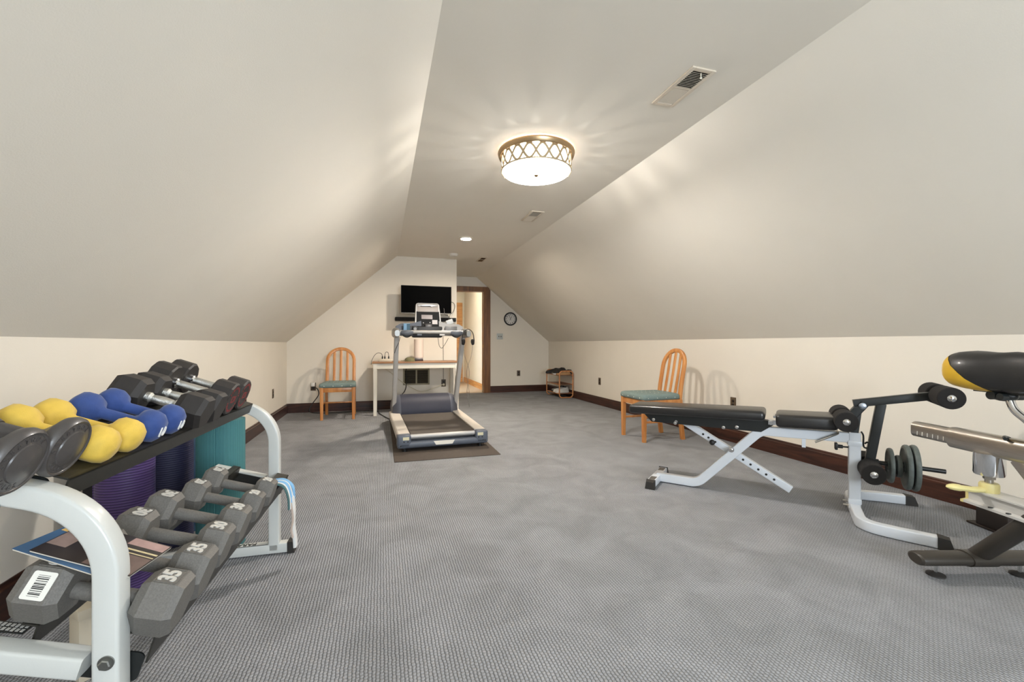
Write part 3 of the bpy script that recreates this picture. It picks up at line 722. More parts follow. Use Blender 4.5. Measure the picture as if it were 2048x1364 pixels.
# adjustment brace with holes and pop pin, on the far side of the beam
ba, bb_ = Vector((.175, .055, .445)), Vector((.823, .055, .068)); bd_ = (bb_-ba).normalized(); bnm = Vector((-bd_.z, 0, bd_.x))
br = put('brace', B().sweep([ba, bb_], rrect(.046, .046, .005), (0, 1, 0)), WHITEB, bn)
for u_ in (.15, .19, .24, .385, .437, .488, .54, .592, .644):
    c = ba+bd_*u_+Vector((0, -.0232, 0)); put('pin_hole', B().lathe([(.0075, 0), (.0075, .0008)], c, (0, -1, 0), 12), BLACKP, br)
pk = ba+bd_*.222+Vector((0, -.023, -.008))
put('pop_pin', B().cyl(pk, pk+Vector((0, -.02, 0)), .007).ell(pk+Vector((0, -.032, 0)), (.019, .014, .019)), BLACKP, br)
put('pivot_bolt', B().lathe([(.018, 0), (.018, .004), (.011, .004), (.011, .009), (.008, .011)], (.487, -.025, .296), (0, -1, 0), 18), CHROME, bn)
put('pivot_bolt', B().lathe([(.011, 0), (.010, .005)], (.137, -.028, .452), (0, -1, 0), 18), CHROME, bn)
# seat adjuster rod and T knob
put('seat_lever', B().sweep(fillet([(.945, -.06, .407), (1.06, -.05, .470), (1.06, .03, .470)], .01, 3), circ(.006, 8)), STEEL, bn)
put('seat_support', B().b2(.88, .90, -.02, .02, .36, .425), WHITEB, bn)
# rear post and U-shaped legs
put('post', B().sweep([(1.14, 0, .03), (1.14, 0, .478)], rrect(.058, .055, .006), (1, 0, 0)), WHITEB, bn)
put('post_sleeve', B().b2(1.106, 1.174, -.032, .032, .40, .43, .004).b2(1.108, 1.172, -.031, .031, .06, .09, .004), WHITEB, bn)
up_ = fillet([(1.43, -.345, .03), (1.29, -.325, .03), (1.14, -.29, .03), (1.14, .29, .03), (1.29, .325, .03), (1.43, .345, .03)], [0, .1, .13, .13, .1, 0], 8)
put('u_leg', B().sweep(up_, rrect(.055, .05, .006), (0, 0, 1)), WHITEB, bn)
for s in (-1, 1):
    cp = B(); d_ = Vector((.14, s*.02, 0)).normalized(); q = Vector((-d_.y, d_.x, 0)); o_ = Vector((1.425, s*.3443, 0))
    cp.loft([[o_+q*a+Vector((0, 0, z)) for a, z in ((-.03, 0), (.03, 0), (.03, .06), (-.03, .06))], [o_+d_*.045+q*a+Vector((0, 0, z)) for a, z in ((-.03, 0), (.03, 0), (.024, .054), (-.024, .054))], [o_+d_*.058+q*a+Vector((0, 0, z)) for a, z in ((-.03, 0), (.03, 0), (.03, .012), (-.03, .012))]])
    put('foot_cap', cp, RUBBER, bn)
put('bolt', B().cyl((1.085, -.012, .045), (1.115, -.012, .045), .006).cyl((1.085, .014, .062), (1.115, .014, .062), .006), STEEL, bn)
put('t_knob', B().cyl((1.07, 0, .385), (1.115, 0, .385), .005).cyl((1.058, 0, .385), (1.085, 0, .385), .011).b2(1.045, 1.06, -.022, .022, .365, .405, .004), BLACKP, bn)
put('hook', B().sweep(spline([(1.172, 0, .485), (1.182, 0, .46), (1.183, 0, .40), (1.20, 0, .392), (1.215, 0, .41), (1.20, 0, .425), (1.188, 0, .415)], 4), circ(.005, 6)), BLACKM, bn)
# leg developer
P1, P2, P3 = Vector((1.085, 0, .560)), Vector((1.513, 0, .722)), Vector((1.205, 0, .282))
put('tube_post', B().sweep([(1.105, 0, .545), (1.185, 0, .655)], rrect(.044, .05, .004), (0, 1, 0)).sweep([(1.14, 0, .47), (1.155, 0, .60)], rrect(.04, .035, .004), (0, 1, 0)), BLACKM, bn)
put('upper_arm', B().sweep([(1.135, 0, .648), tuple(P2)], rrect(.044, .044, .004), (0, 1, 0)), BLACKM, bn)
put('swing_arm', B().sweep([(1.262, 0, .655), tuple(P3)], rrect(.042, .046, .004), (0, 1, 0)), BLACKM, bn)
put('pivot_cap', B().lathe([(.019, 0), (.019, .004), (.013, .007), (.006, .008)], (1.176, -.022, .638), (0, -1, 0), 20), M('pivot_grey', 'aeb6c2', .35, 1.), bn)
for c in (P1, P2, P3):
    for s in (-1, 1):
        rl = put('foam_roller', B().lathe([(.012, .03), (.052, .03), (.056, .034), (.056, .186), (.052, .19), (.02, .19)], c, (0, s, 0), 28), FOAM, bn)
        put('end_cap', B().lathe([(.0185, .188), (.018, .194), (.010, .199), (.001, .2)], c, (0, s, 0), 18), CHROME, rl)
put('weight_peg', B().cyl((1.20, 0, .315), (1.535, 0, .304), .0125, n=16).cyl((1.20, 0, .315), (1.25, 0, .313), .02), BLACKM, bn)
# plates loaded on the peg (things of their own)
PLM = M('weathered_grey_iron', '5d6460', .5, var=.15, vscale=40, bump=.15, bscale=200)
def plate(label, s, r, th):
    mw = T4((1.935, 2.752, 0)) @ Rz(BA) @ T4((s, 0, .305))
    t = root('weight_plate', label, 'weight plate', mw=mw, group='iron plates on the bench peg')
    put('disc', B().lathe([(.0128, -th*.5), (.03, -th*.5), (.034, -th*.32), (r*.78, -th*.32), (r*.85, -th*.5), (r*.97, -th*.42), (r, -th*.2), (r, th*.2), (r*.97, th*.42), (r*.85, th*.5), (r*.78, th*.32), (.034, th*.32), (.03, th*.5), (.0128, th*.5)], (0, 0, 0), (1, 0, 0), 40), PLM, t)
    put('hub_sleeve', B().lathe([(.0135, -th*.55), (.022, -th*.55), (.022, th*.55), (.0135, th*.55)], (0, 0, 0), (1, 0, 0), 20), PLM, t)
plate('smaller iron plate nearest the swing arm of the bench', 1.302, .098, .022)
plate('small iron plate tucked between the smaller and the two large plates', 1.338, .062, .024)
plate('large iron plate, inner of the two large ones on the bench peg', 1.373, .125, .026)
plate('large iron plate, outermost on the bench peg', 1.405, .128, .026)

# ---------- exercise bike at the right edge: camera-facing frame: local x = right, y = away (view axis), origin on the floor
BK = Rz(-YAW)
bk = root('exercise_bike', 'rear of an exercise bike with black and yellow saddle at the right edge', 'exercise bike', mw=BK @ T4((2.018, 1.89, 0)))
DGM = M('dark_bronze_tube', '37322c', .42, var=.05, vscale=20)
BRST = M('brushed_stainless', 'b4aea6', .28, 1., var=.1, vscale=6, stretch=(60, 2, 60))
ALU = M('satin_aluminium', 'd2d0cc', .4, .25, var=.04, vscale=10, stretch=(60, 1, 60))
CRM = M('cream_yellow_plastic', 'dccf8f', .4, var=.03)
# rear stabiliser: flattened oval tube across the view
ov = [(a*.044, b*.027) for a, b in circ(1, 20)]
put('rear_stabilizer', B().loft([[(x, a*k, .074+b*k) for a, b in ov] for x, k in ((-.272, .75), (-.266, .95), (-.255, 1), (.255, 1), (.266, .95), (.272, .75))]), DGM, bk)
for x in (-.182, .182):
    ft = put('leveling_foot', B().lathe([(.034, 0), (.033, .006), (.012, .012), (.006, .014)], (x, 0, 0), (0, 0, 1), 20), RUBBER, bk)
    put('stud', B().cyl((x, 0, .012), (x, 0, .05), .0065), CHROME, ft)
put('strut_collar', B().loft([[(x, a*1.1, .074+b*1.15) for a, b in ov] for x in (-.06, .05)]), DGM, bk)
put('strut', B().sweep([(0, .0, .085), (.0, -.21, .325)], [(a*.9, b*1.2) for a, b in ov], (1, 0, 0)), DGM, bk)
# aluminium I-beam rail
ib = [(-.052, 0), (.052, 0), (.052, .010), (.03, .014), (.03, .052), (.046, .056), (.046, .062), (-.046, .062), (-.046, .056), (-.03, .052), (-.03, .014), (-.052, .010)]
put('rail', B().loft([[(x, y, z+.314) for x, z in ib] for y in (.012, -1.1)]), ALU, bk)
put('rail_end_cap', B().loft([[(x*1.03, y, z*1.03+.313) for x, z in ib] for y in (.022, .010)]), CRM, bk)
rb = B()
for y in (-.09, -.155): rb.lathe([(.009, 0), (.008, .004), (.004, .005)], (-.043, y, .3235), (0, 0, 1), 10)
put('rail_bolt', rb, BLACKM, bk)
# clamp column, knob and cream lever
put('column', B().lathe([(.046, .448), (.049, .456), (.049, .54)], (0, -.045, 0), (0, 0, 1), 32), CHROME, bk)
put('clamp_screw', B().cyl((0, -.045, .36), (0, -.045, .45), .014).lathe([(.02, .43), (.02, .45)], (0, -.045, 0), (0, 0, 1), 6), STEEL, bk)
lv = B().lathe([(.031, .372), (.032, .38), (.032, .408), (.029, .414)], (0, -.045, 0), (0, 0, 1), 24)
lv.sweep(spline([(-.015, -.045, .388), (-.05, -.040, .383), (-.10, -.035, .388), (-.14, -.03, .392), (-.165, -.028, .392)], 6), [(a*.018, b*.012) for a, b in circ(1, 12)], (0, 1, 0), scale=[.95]*8+[1]*6+[1.15, 1.2, 1.2, 1.15, 1.05, 1, .9, .8, .6, .4, .12])
put('lever', lv, CRM, bk)
# sliding seat beam: inner scale bar and outer sleeve
put('seat_beam_inner', B().sweep([(0, .285, .579), (0, -.3, .579)], rrect(.06, .072, .02, 4), (1, 0, 0)), BRST, bk)
put('seat_beam_sleeve', B().sweep([(0, .10, .576), (0, -1.2, .576)], rrect(.072, .092, .026, 4), (1, 0, 0)), BRST, bk)
for i in range(6):
    put('scale_mark', B().box((-.0305, .25-.026*i, .565), (.001, .003, .018)), M('scale_white', 'd8d4cc', .5), bk)
put('seat_beam_brace', B().sweep([(0, -.16, .54), (0, -.32, .35)], rrect(.05, .05, .01), (1, 0, 0)), BRST, bk)
put('lock_lever', B().sweep(spline([(.0, -.12, .618), (-.03, -.13, .625), (-.05, -.15, .622)], 4), circ(.007, 8)), BLACKM, bk)
# seat post, clamp and saddle
put('seat_post', B().sweep(spline([(.02, -.20, .60), (.01, -.19, .68), (.0, -.14, .735), (.0, -.12, .78)], 6), circ(.0145, 14)), CHROME, bk)
put('seat_clamp', B().ell((0, -.10, .79), (.034, .05, .024)).cyl((-.045, -.09, .79), (.045, -.09, .79), .018).cyl((-.045, -.125, .787), (.045, -.125, .787), .014).b2(-.02, .02, -.30, .0, .798, .812), BLACKM, bk)
sd = []
for y, hw, top, bot in ((.092, .020, .905, .870), (.085, .055, .935, .845), (.07, .085, .955, .825), (.04, .108, .968, .812), (0, .118, .972, .806), (-.05, .112, .968, .802), (-.10, .085, .966, .80), (-.15, .06, .97, .80), (-.20, .045, .965, .805), (-.26, .034, .955, .815), (-.30, .028, .94, .83), (-.315, .012, .92, .86)):
    zc_ = bot+(top-bot)*.45; ring = []
    for i in range(24):
        a = 2*PI*i/24; ca, sa = math.cos(a), math.sin(a)
        x = hw*math.copysign(abs(ca)**.75, ca); z = zc_+((top-zc_) if sa > 0 else (zc_-bot))*math.copysign(abs(sa)**.8, sa)
        ring.append((x, y, z))
    sd.append(ring)
SADM = M('saddle_black', '1e1c1b', .42, bump=.1, bscale=300, coat=.15)
sdo = put('saddle', B().loft(sd), SADM, bk, ang=70)
# yellow tail panel: rear strip of the saddle skin, cut by a sloping line, slightly proud
bmY = B(); bmY.loft([[(x*1.012, y*1.0+.0015, .885+(z-.885)*1.012) for x, y, z in r_] for r_ in sd])
bm_ = bmY.bm; geo = bm_.verts[:]+bm_.edges[:]+bm_.faces[:]
bmesh.ops.bisect_plane(bm_, geom=geo, plane_co=(0, .045, .95), plane_no=Vector((0, -1, 1)).normalized(), clear_outer=True)
put('saddle_tail_panel', bmY, M('saddle_yellow', 'd7ac2e', .4, var=.04), sdo, ang=70)
# dark block behind the bike by the baseboard
bb2 = root('floor_block', 'dark brown block on a base plate on the carpet behind the bike', 'floor block', (3.20, 1.50, 0), R(-17))
DB = M('dark_brown_block', '2c221c', .5, var=.1)
put('body', B().b2(-.07, .07, -.10, .06, .008, .125, .006), DB, bb2); put('base_plate', B().b2(-.08, .08, -.11, .10, 0, .012, .003), DB, bb2)
# ---------- arched-back dining chairs (local front -y; origin between the front feet)
DOT = dot_fabric()
def chair(label, loc, rz):
    t = root('dining_chair', label, 'chair', loc, rz, 'honey wood arched-back chairs')
    for s in (-1, 1):
        put('front_leg', B().loft([[(s*.197+a*k, b*k, z) for a, b in rrect(.044, .044, .006, 2)] for z, k in ((0, .8), (.25, .95), (.43, 1.))]), HONEY, t)
        pl = [(s*.185, .475, 0), (s*.185, .448, .20), (s*.185, .440, .42)]
        put('rear_leg', B().sweep(fillet(pl, .2, 5), rrect(.036, .042, .005, 2), (1, 0, 0)), HONEY, t)
        put('side_apron', B().b2(s*.197-.011, s*.197+.011, .02, .43, .365, .425, .003), HONEY, t)
        put('side_stretcher', B().b2(s*.192-.009, s*.192+.009, .0, .45, .19, .212, .003), HONEY, t)
    put('front_apron', B().b2(-.18, .18, -.012, .012, .365, .425, .003), HONEY, t)
    put('rear_apron', B().b2(-.17, .17, .43, .452, .365, .425, .003), HONEY, t)
    put('stretcher', B().b2(-.19, .19, .225, .243, .192, .21, .003), HONEY, t)
    # arched back frame
    def lean(z): return .440+.105*max(0, (z-.42))/.53*(.6+.4*(z-.42)/.53)
    arc = [(-.178, lean(z), z) for z in (.40, .55, .70, .765)]+[(-.178*math.cos(a), lean(.765+.168*math.sin(a)), .765+.168*math.sin(a)) for a in [PI*i/20 for i in range(1, 20)]]+[(.178, lean(z), z) for z in (.765, .70, .55, .40)]
    put('back_frame', B().sweep(arc, rrect(.03, .044, .007, 2), (0, 1, -.15)), HONEY, t)
    for x in (-.088, 0, .088):
        zt = .765+.150*math.sqrt(max(0, 1-(x/.178)**2)); zs = [.42+(zt-.42)*i/6 for i in range(7)]
        put('slat', B().sweep([(x, lean(z)+.012*math.sin(PI*i/6), z) for i, z in enumerate(zs)], rrect(.036, .012, .004, 2), (1, 0, 0)), HONEY, t)
    b = B(); 
    for_ = [(.46, 0.435), (.40, .435)]
    rings = []
    for z, k in ((.426, .96), (.436, 1.), (.462, 1.), (.478, .97), (.487, .88), (.490, .7)):
        pts = []
        for (x, y) in [(-.232, -.03), (.232, -.03), (.205, .435), (-.205, .435)]:
            pts.append((x*k, .2+(y-.2)*k, z))
        P = []
        for i in range(4):
            a, p, c = Vector(pts[i-1]), Vector(pts[i]), Vector(pts[(i+1) % 4]); r_ = .035
            for q in range(5):
                tt = q/4; p0 = p+(a-p).normalized()*r_; p1 = p+(c-p).normalized()*r_
                P.append((1-tt)**2*p0+2*tt*(1-tt)*p+tt*tt*p1)
        rings.append(P)
    cu = put('seat_cushion', b.loft(rings), DOT, t, ang=60)
    db = B()
    for x in (-.165, -.055, .055, .165): db.lathe([(.006, 0), (.004, .002)], (x, -.0305, .449), (0, -1, 0), 8)
    for y in (.03, .14, .25, .36):
        for s in (-1, 1): db.lathe([(.006, 0), (.004, .002)], (s*(.2305-(y+.03)*.058), y, .449), (s, 0, 0), 8)
    for i in range(4):
        for k in range(4): db.lathe([(.006, 0), (.004, .0015)], (-.12+.08*i+(.04 if k % 2 else 0)-.02, .09+.075*k, .4895), (0, 0, 1), 8)
    put('white_dots', db, M('dot_white', 'd9d8cc', .8), cu)
    return t
ch = chair('honey wood arched-back chair with teal dotted seat against the television wall', (-.554, 6.2, 0), 0)
tree(ch, 'honey wood arched-back chair with teal dotted seat behind the weight bench', loc=(2.562, 4.065, 0), rot=(0, 0, -PI/2))

# ---------- treadmill on its mat
tag(put('treadmill_mat', B().b2(.105, 1.035, 3.81, 5.93, 0, .006, .002), M('brown_rubber_mat', '4a4038', .8, var=.06, vscale=30, bump=.2, bscale=300)), 'dark brown rubber mat under the treadmill', 'mat')
tm = root('treadmill', 'grey treadmill with console and handrails facing the television', 'treadmill', (.568, 4.15, .006), R(2.2))
SILV = M('silver_plastic', 'b2afab', .4, .15, var=.03); BEIGE = M('rail_beige_silver', 'cdc4b8', .45, .0, var=.02); GREYP = M('slate_plastic', '535964', .42, var=.03)
put('deck_frame', B().b2(-.395, .395, .06, 1.78, .03, .125, .01), M('deck_dark', '2d2c2e', .5), tm)
bs = [(y, z) for y, z in [(.035, .128), (.04, .142), (.055, .150), (1.2, .168), (1.2, .135), (.055, .112), (.04, .116)]]
put('belt', B().prism(bs, -.302, .302, 'x'), M('running_belt', '4b433c', .75, var=.05, vscale=40, bump=.2, bscale=600), tm)
for s in (-1, 1):
    put('side_rail', B().loft([[(s*x, y, z+(y-.05)*.016) for x, z in ((.312, .12), (.425, .09), (.425, .150), (.415, .160), (.318, .163), (.312, .158))] for y in (.05, 1.38)]), BEIGE, tm)
    put('belt_gap', B().b2(min(s*.302, s*.313), max(s*.302, s*.313), .05, 1.2, .13, .146), BLACKP, tm)
put('rear_roller', B().cyl((-.305, .034, .130), (.305, .034, .130), .021, n=20), SILV, tm)
ec = B().b2(-.43, .43, -.025, .10, .032, .092, .022, 4)
for s in (-1, 1): ec.b2(min(s*.305, s*.43), max(s*.305, s*.43), -.025, .11, .035, .158, .02, 4)
put('end_cap', ec, GREYP, tm)
put('logo_plate', B().prism([(-.10, .088), (.10, .088), (.078, .052), (-.078, .052)], -.0275, -.024), M('logo_white', 'e2ddd2', .4), tm)
for s in (-1, 1):
    put('warning_sticker', B().b2(s*.352-.028, s*.352+.028, -.0262, -.024, .112, .140), M('sticker_cream', 'cfc9a8', .5), tm)
    hb = B()
    for x, z in ((.335, .096), (.37, .096), (.40, .06)): hb.lathe([(.007, 0), (.006, .002)], (s*x, -.0245, z), (0, -1, 0), 10)
    put('adjust_bolt', hb, BLACKP, tm)
    put('rear_foot', B().cyl((s*.36, .03, 0), (s*.36, .03, .04), .016).cyl((s*.36, .03, 0), (s*.36, .03, .01), .024), BLACKP, tm)
    put('front_foot', B().cyl((s*.36, 1.6, 0), (s*.36, 1.6, .05), .02), BLACKP, tm)
# motor hood
prof = [(1.14, .165), (1.150, .22), (1.175, .28), (1.22, .335), (1.30, .372), (1.40, .378), (1.52, .36), (1.66, .30), (1.74, .22), (1.76, .12)]
def hood(x0, x1, k0, k1, n=8, lift=0.):
    rings = []
    for i in range(n+1):
        x = x0+(x1-x0)*i/n; t_ = i/n; k = k0+(k1-k0)*t_
        rings.append([(x, 1.14+.02*(1-k)*6*(y < 1.4)+(y-1.14), .12+(z-.12)*k+lift) for y, z in prof]+[(x, 1.76, .11), (x, 1.16, .11)])
    return rings
NAVY = M('hood_navy', '30313d', .55, var=.03, spec=.25)
put('motor_hood', B().loft(hood(-.30, .29, 1., 1.)), NAVY, tm, ang=60)
for s, xs in ((-1, (-.30, -.395)), (1, (.29, .385))):
    rr = []
    for i in range(9):
        t_ = i/8; x = xs[0]+(xs[1]-xs[0])*t_; k = math.sqrt(max(0, 1-(t_*.93)**2))*.35+.65
        rr.append([(x, 1.145+(y-1.14)*1.0+.07*t_**2*(1 if y < 1.4 else -1), .12+(z-.12)*k) for y, z in prof]+[(x, 1.74, .11), (x, 1.17, .11)])
    put('hood_shoulder', B().loft(rr), M('hood_slate', '50525c', .45, .1), tm, ang=60)
for s in (-1, 1):
    put('upright', B().sweep([(s*.372, 1.36, .12), (s*.372, .86, 1.10)], rrect(.05, .085, .012), (1, 0, 0)), SILV, tm)
    g = B()
    rings = []
    for i in range(11):
        t_ = i/10; k = (math.sin(PI*(.12+.76*t_)))**.5
        rings.append([(s*.385+a*k, .60+.44*t_, 1.11+.01*math.sin(PI*t_)+b*k) for a, b in rrect(.082, .108, .036, 4)])
    put('side_grip', g.loft(rings), M('grip_pewter', '77756f', .35, .4, coat=.2), tm, ang=60)
    put('hand_sensor', B().loft([[(s*(.205+.135*i/8), .745+a*(1.+.9*math.sin(PI*i/8)), 1.125+b*(1+1.1*math.sin(PI*i/8)*(1 if b < 0 else .2))) for a, b in circ(.02, 14)] for i in range(9)]), M('sensor_slate', '5e6166', .4), tm, ang=60)
    put('sensor_pad', B().loft([[(s*(.225+.095*i/6), .745+a*.7, 1.096-.022*math.sin(PI*i/6)+b*.5) for a, b in circ(.02, 10)] for i in range(7)]), BLACKP, tm)
put('crossbar', B().cyl((-.38, .745, 1.128), (.38, .745, 1.128), .0195, n=18), M('crossbar_silver', 'a29d96', .4, .2), tm)
# dashboard wings behind the bar
for s in (-1, 1):
    wing = [(.10, 1.09), (.35, 1.09), (.385, 1.12), (.375, 1.20), (.33, 1.225), (.20, 1.23), (.10, 1.26)]
    put('dash_wing', B().loft([[(s*x, y+(z-1.09)*.35, z) for x, z in wing] for y in (.84, .97)]), M('wing_silver', '8d8b88', .35, .4, coat=.2) if s > 0 else GREYP, tm, ang=30)
    put('cup_well', B().b2(min(s*.16, s*.30), max(s*.16, s*.30), .832, .842, 1.10, 1.20, .004), BLACKP if s < 0 else M('well_grey', '6b6966', .4), tm)
put('dash_mast', B().b2(-.20, .14, .86, 1.0, 1.07, 1.20, .02), BLACKP, tm)
# console: rounded tablet leaning back
CM = T4((-.02, .88, 1.15)) @ Rx(R(-14))
def tablet(w0, w1, h, r0, r1, n=6):
    P = []
    for (cx, cz, r_, a0) in ((w1/2-r1, h-r1, r1, 0), (-w1/2+r1, h-r1, r1, 90), (-w0/2+r0, r0, r0, 180), (w0/2-r0, r0, r0, 270)):
        for i in range(n+1):
            a = R(a0+90*i/n); P.append((cx+r_*math.cos(a), cz+r_*math.sin(a)))
    return P
con = put('console', B().loft([[(x*k, y, .165+(z-.165)*k) for x, z in tablet(.30, .27, .33, .08, .03)] for y, k in ((.07, .9), (.06, .98), (.01, 1.), (0, .985))]), M('console_silver', 'aaa59f', .4, .3), tm, mw=CM, ang=50)
def cpart(n, b, m): return put(n, b, m, con)
cpart('display_face', B().prism([(x*.9, .018+(z-.018)*.70+.004) for x, z in tablet(.30, .285, .31, .08, .01)], -.002, .0), M('console_black', '121110', .55, spec=.2))
cpart('reading_ledge', B().b2(-.118, .118, -.004, 0, .222, .285, .004), M('ledge_greige', 'b5a9a0', .45))
cpart('top_trim', B().b2(-.118, .118, -.008, 0, .288, .322, .008), M('trim_silver', 'c8c4c0', .3, .6))
cpart('latch', B().b2(-.085, .03, -.010, -.002, .283, .292, .002), BLACKP); cpart('latch_button', B().lathe([(.012, 0), (.010, .008)], (.045, -.006, .286), (0, -1, 0), 12), SILV)
cpart('lcd_screen', B().b2(-.075, .05, -.004, -.001, .135, .185), M('lcd_brown', '80706a', .25))
cpart('note_card', B().b2(.045, .105, -.004, -.001, .075, .125), M('note_white', 'd8cfca', .6))
cpart('lower_tray', B().b2(-.04, .04, -.03, -.002, .03, .075, .008), M('tray_grey', '4d4947', .35))
cpart('rest_buttons', B().lathe([(.006, 0), (.005, .003)], (-.055, -.002, .09), (0, -1, 0), 10).lathe([(.006, 0), (.005, .003)], (.02, -.002, .095), (0, -1, 0), 10), SILV)
cpart('safety_key', B().b2(-.03, .03, -.014, -.004, -.022, -.004, .003), M('key_pink', 'd59a92', .5))
# loose things on the treadmill
TMX = T4((.568, 4.15, .006)) @ Rz(R(2.2))
o = root('paperback', 'blue and teal booklet standing in the treadmill tray', 'book', mw=TMX @ T4((-.268, .822, 1.095)))
put('cover', B().b2(-.035, .035, -.006, .006, 0, .13, .002), M('booklet_blue', '6d92ae', .5), o); put('spine_band', B().b2(.0, .035, -.0072, -.0055, 0, .125), M('booklet_teal', '1f4a5c', .5), o)
o = root('remote_control', 'black remote leaning in the left treadmill tray', 'remote', mw=TMX @ T4((-.185, .815, 1.095)) @ Ry(R(6)))
put('case', B().b2(-.03, .03, -.011, .009, 0, .10, .006), BLACKP, o); put('dial', B().lathe([(.018, 0), (.016, .004)], (0, -.011, .07), (0, -1, 0), 14), M('dial_grey', '8b8a88', .4), o)
tag(put('tissue', B().b2(-.022, .022, -.006, .006, 0, .045, .004), M('tissue_white', 'dde3ea', .8), mw=TMX @ T4((-.235, .795, 1.10))), 'small white card beside the blue booklet on the treadmill', 'card')
o = root('media_player', 'small white device with a cord on the right of the treadmill dash', 'device', mw=TMX @ T4((.235, .90, 1.225)) @ Ry(R(-20)))
put('body', B().b2(-.04, .04, -.012, .012, 0, .055, .005), M('device_white', 'c9cac8', .45), o)
put('cord', B().sweep(spline([(0, .01, .05), (.02, .05, .10), (.0, .12, .13), (.03, .2, .2)], 6), circ(.003, 6)), BLACKP, o)
hp = root('headphones', 'black headphones hanging from the right treadmill grip', 'headphones', mw=TMX @ T4((.388, .66, 1.062)) @ Matrix.Scale(1.25, 4))
put('headband', B().sweep([(.052*math.cos(a), 0, .005+.075*math.sin(a)) for a in [PI*i/16 for i in range(17)]], rrect(.02, .004, .0018, 1), (0, 1, 0)), M('band_black', '1a1a1a', .4), hp)
for s in (-1, 1):
    put('ear_cup', B().lathe([(.016, -.012), (.026, -.008), (.027, .006), (.02, .012)], (s*.042, 0, -.035), (s, 0, .12), 20), FOAM, hp)
    put('yoke', B().sweep([(s*.052, 0, .005), (s*.057, 0, -.02), (s*.055, 0, -.035)], circ(.004, 6)), BLACKP, hp)
    put('cord', B().sweep(spline([(s*.042, 0, -.06), (s*.03, .0, -.16), (-s*.012, 0, -.30), (s*.01, 0, -.48), (.012, 0, -.62)], 6), circ(.0016, 5)), M('cord_grey', '6a6660', .5), hp)

# ---------- television, soundbar
tv = root('television', 'black flat-screen television mounted on the end wall', 'television', (.657, YT-.19, 1.675))
put('mount', B().b2(-.15, .15, -.08, -.05, -.1, .1).b2(-.03, .03, -.06, .17, -.03, .03).b2(-.09, .09, .165, .19, -.12, .12), BLACKM, tv)
put('casing', B().b2(-.377, .377, -.12, -.068, -.214, .208, .006), BLACKP, tv)
put('screen', B().b2(-.370, .370, -.1215, -.119, -.198, .201), M('tv_glass', '010101', .5, spec=.02), tv)
put('chin', B().b2(-.377, .377, -.123, -.115, -.216, -.203, .002), M('chin_silver', '8b8884', .35, .6), tv)
sb = root('soundbar', 'long black soundbar on the wall under the television', 'soundbar', (.674, YT, 1.39))
put('body', B().b2(-.474, .474, -.06, -.006, -.029, .031, .012), M('soundbar_cloth', '0f0e0d', .8, bump=.2, bscale=500), sb); put('bracket', B().b2(-.2, .2, -.01, 0, -.015, .015), BLACKM, sb)
put('end_cap', B().b2(.45, .476, -.061, -.005, -.03, .032, .008), BLACKP, sb)

# ---------- side table with clutter
tb = root('console_table', 'narrow white table with brown wood top behind the treadmill', 'table', (.49, 6.63, 0))
put('table_top', B().b2(-.615, .615, -.285, .285, .73, .748, .003), wood_mat('table_oak', '8d5f3c', 'a87850', .45, (2, 25, 25)), tb)
CRW = M('cream_paint', 'e0d9cb', .5, var=.02)
put('front_apron', B().b2(-.60, .60, -.27, -.25, .665, .73).b2(-.60, .60, -.274, -.246, .655, .668), CRW, tb); put('rear_apron', B().b2(-.60, .60, .25, .27, .655, .73), CRW, tb)
for s in (-1, 1):
    put('side_apron', B().b2(min(s*.58, s*.60), max(s*.58, s*.60), -.25, .25, .655, .73), CRW, tb)
    for q in (-1, 1): put('leg', B().loft([[(s*.574+a*k, q*.248+b*k, z) for a, b in rrect(.054, .054, .004, 1)] for z, k in ((0, .82), (.6, 1.), (.73, 1.))]), CRW, tb)
lc = root('cylinder_lamp', 'tall white cylinder lamp with dark base on the table', 'lamp', (.54, 6.70, .748))
put('base', B().b2(-.06, .06, -.055, .055, 0, .032, .004), M('base_mahogany', '33201a', .4), lc); put('neck', B().lathe([(.062, .032), (.062, .06)], n=28), M('neck_grey', 'b9b6b6', .4), lc)
put('shade', B().lathe([(.070, .05), (.070, .325), (.066, .325), (.066, .06)], n=36), M('shade_white', 'dfcfc2', .6), lc)
cap = root('fabric_cap', 'olive green cap lying on the table beside the white lamp', 'cap', (.40, 6.55, .748))
put('crown', B().loft([[(.075*k*math.cos(a)-.0, .07*k*math.sin(a), z) for a in [2*PI*i/20 for i in range(20)]] for z, k in ((0, 1.), (.02, .98), (.045, .82), (.06, .5), (.065, .05))]), M('olive_cloth', '6e6a4c', .9, bump=.2), cap, ang=60)
put('brim', B().loft([[(-.04-.085*t_, y, .006+.012*(1-(y/.06)**2)) for y in [(-.06+.12*i/8)*(1-.3*t_) for i in range(9)]]+[] for t_ in (0, .5, 1)], caps=False), M('olive_cloth', '6e6a4c', .9), cap)
put('buckle', B().b2(.07, .10, -.02, .02, .004, .03, .004), BLACKP, cap)
ps = root('power_strip', 'cream power strip with plugs on the left of the table', 'power strip', (.06, 6.60, .748))
put('housing', B().b2(-.09, .09, -.03, .03, 0, .04, .006), M('strip_cream', 'd9d0bc', .5), ps)
for i, x in enumerate((-.045, -.012, .042)):
    put('plug', B().b2(x-.010, x+.010, -.012, .012, .04, .07, .004).cyl((x, 0, .068), (x, 0, .082), .006), BLACKP, ps)
CORD = circ(.0035, 6)
put('cord', B().sweep(spline([(-.045, 0, .08), (-.06, 0, .115), (-.11, 0, .125), (-.155, -.02, .09), (-.19, -.03, .02), (-.20, -.03, -.04)], 6), CORD), BLACKP, ps)
put('cord', B().sweep(spline([(-.012, 0, .08), (-.005, 0, .125), (.016, 0, .14), (.036, 0, .125), (.042, 0, .08)], 6), CORD), BLACKP, ps)
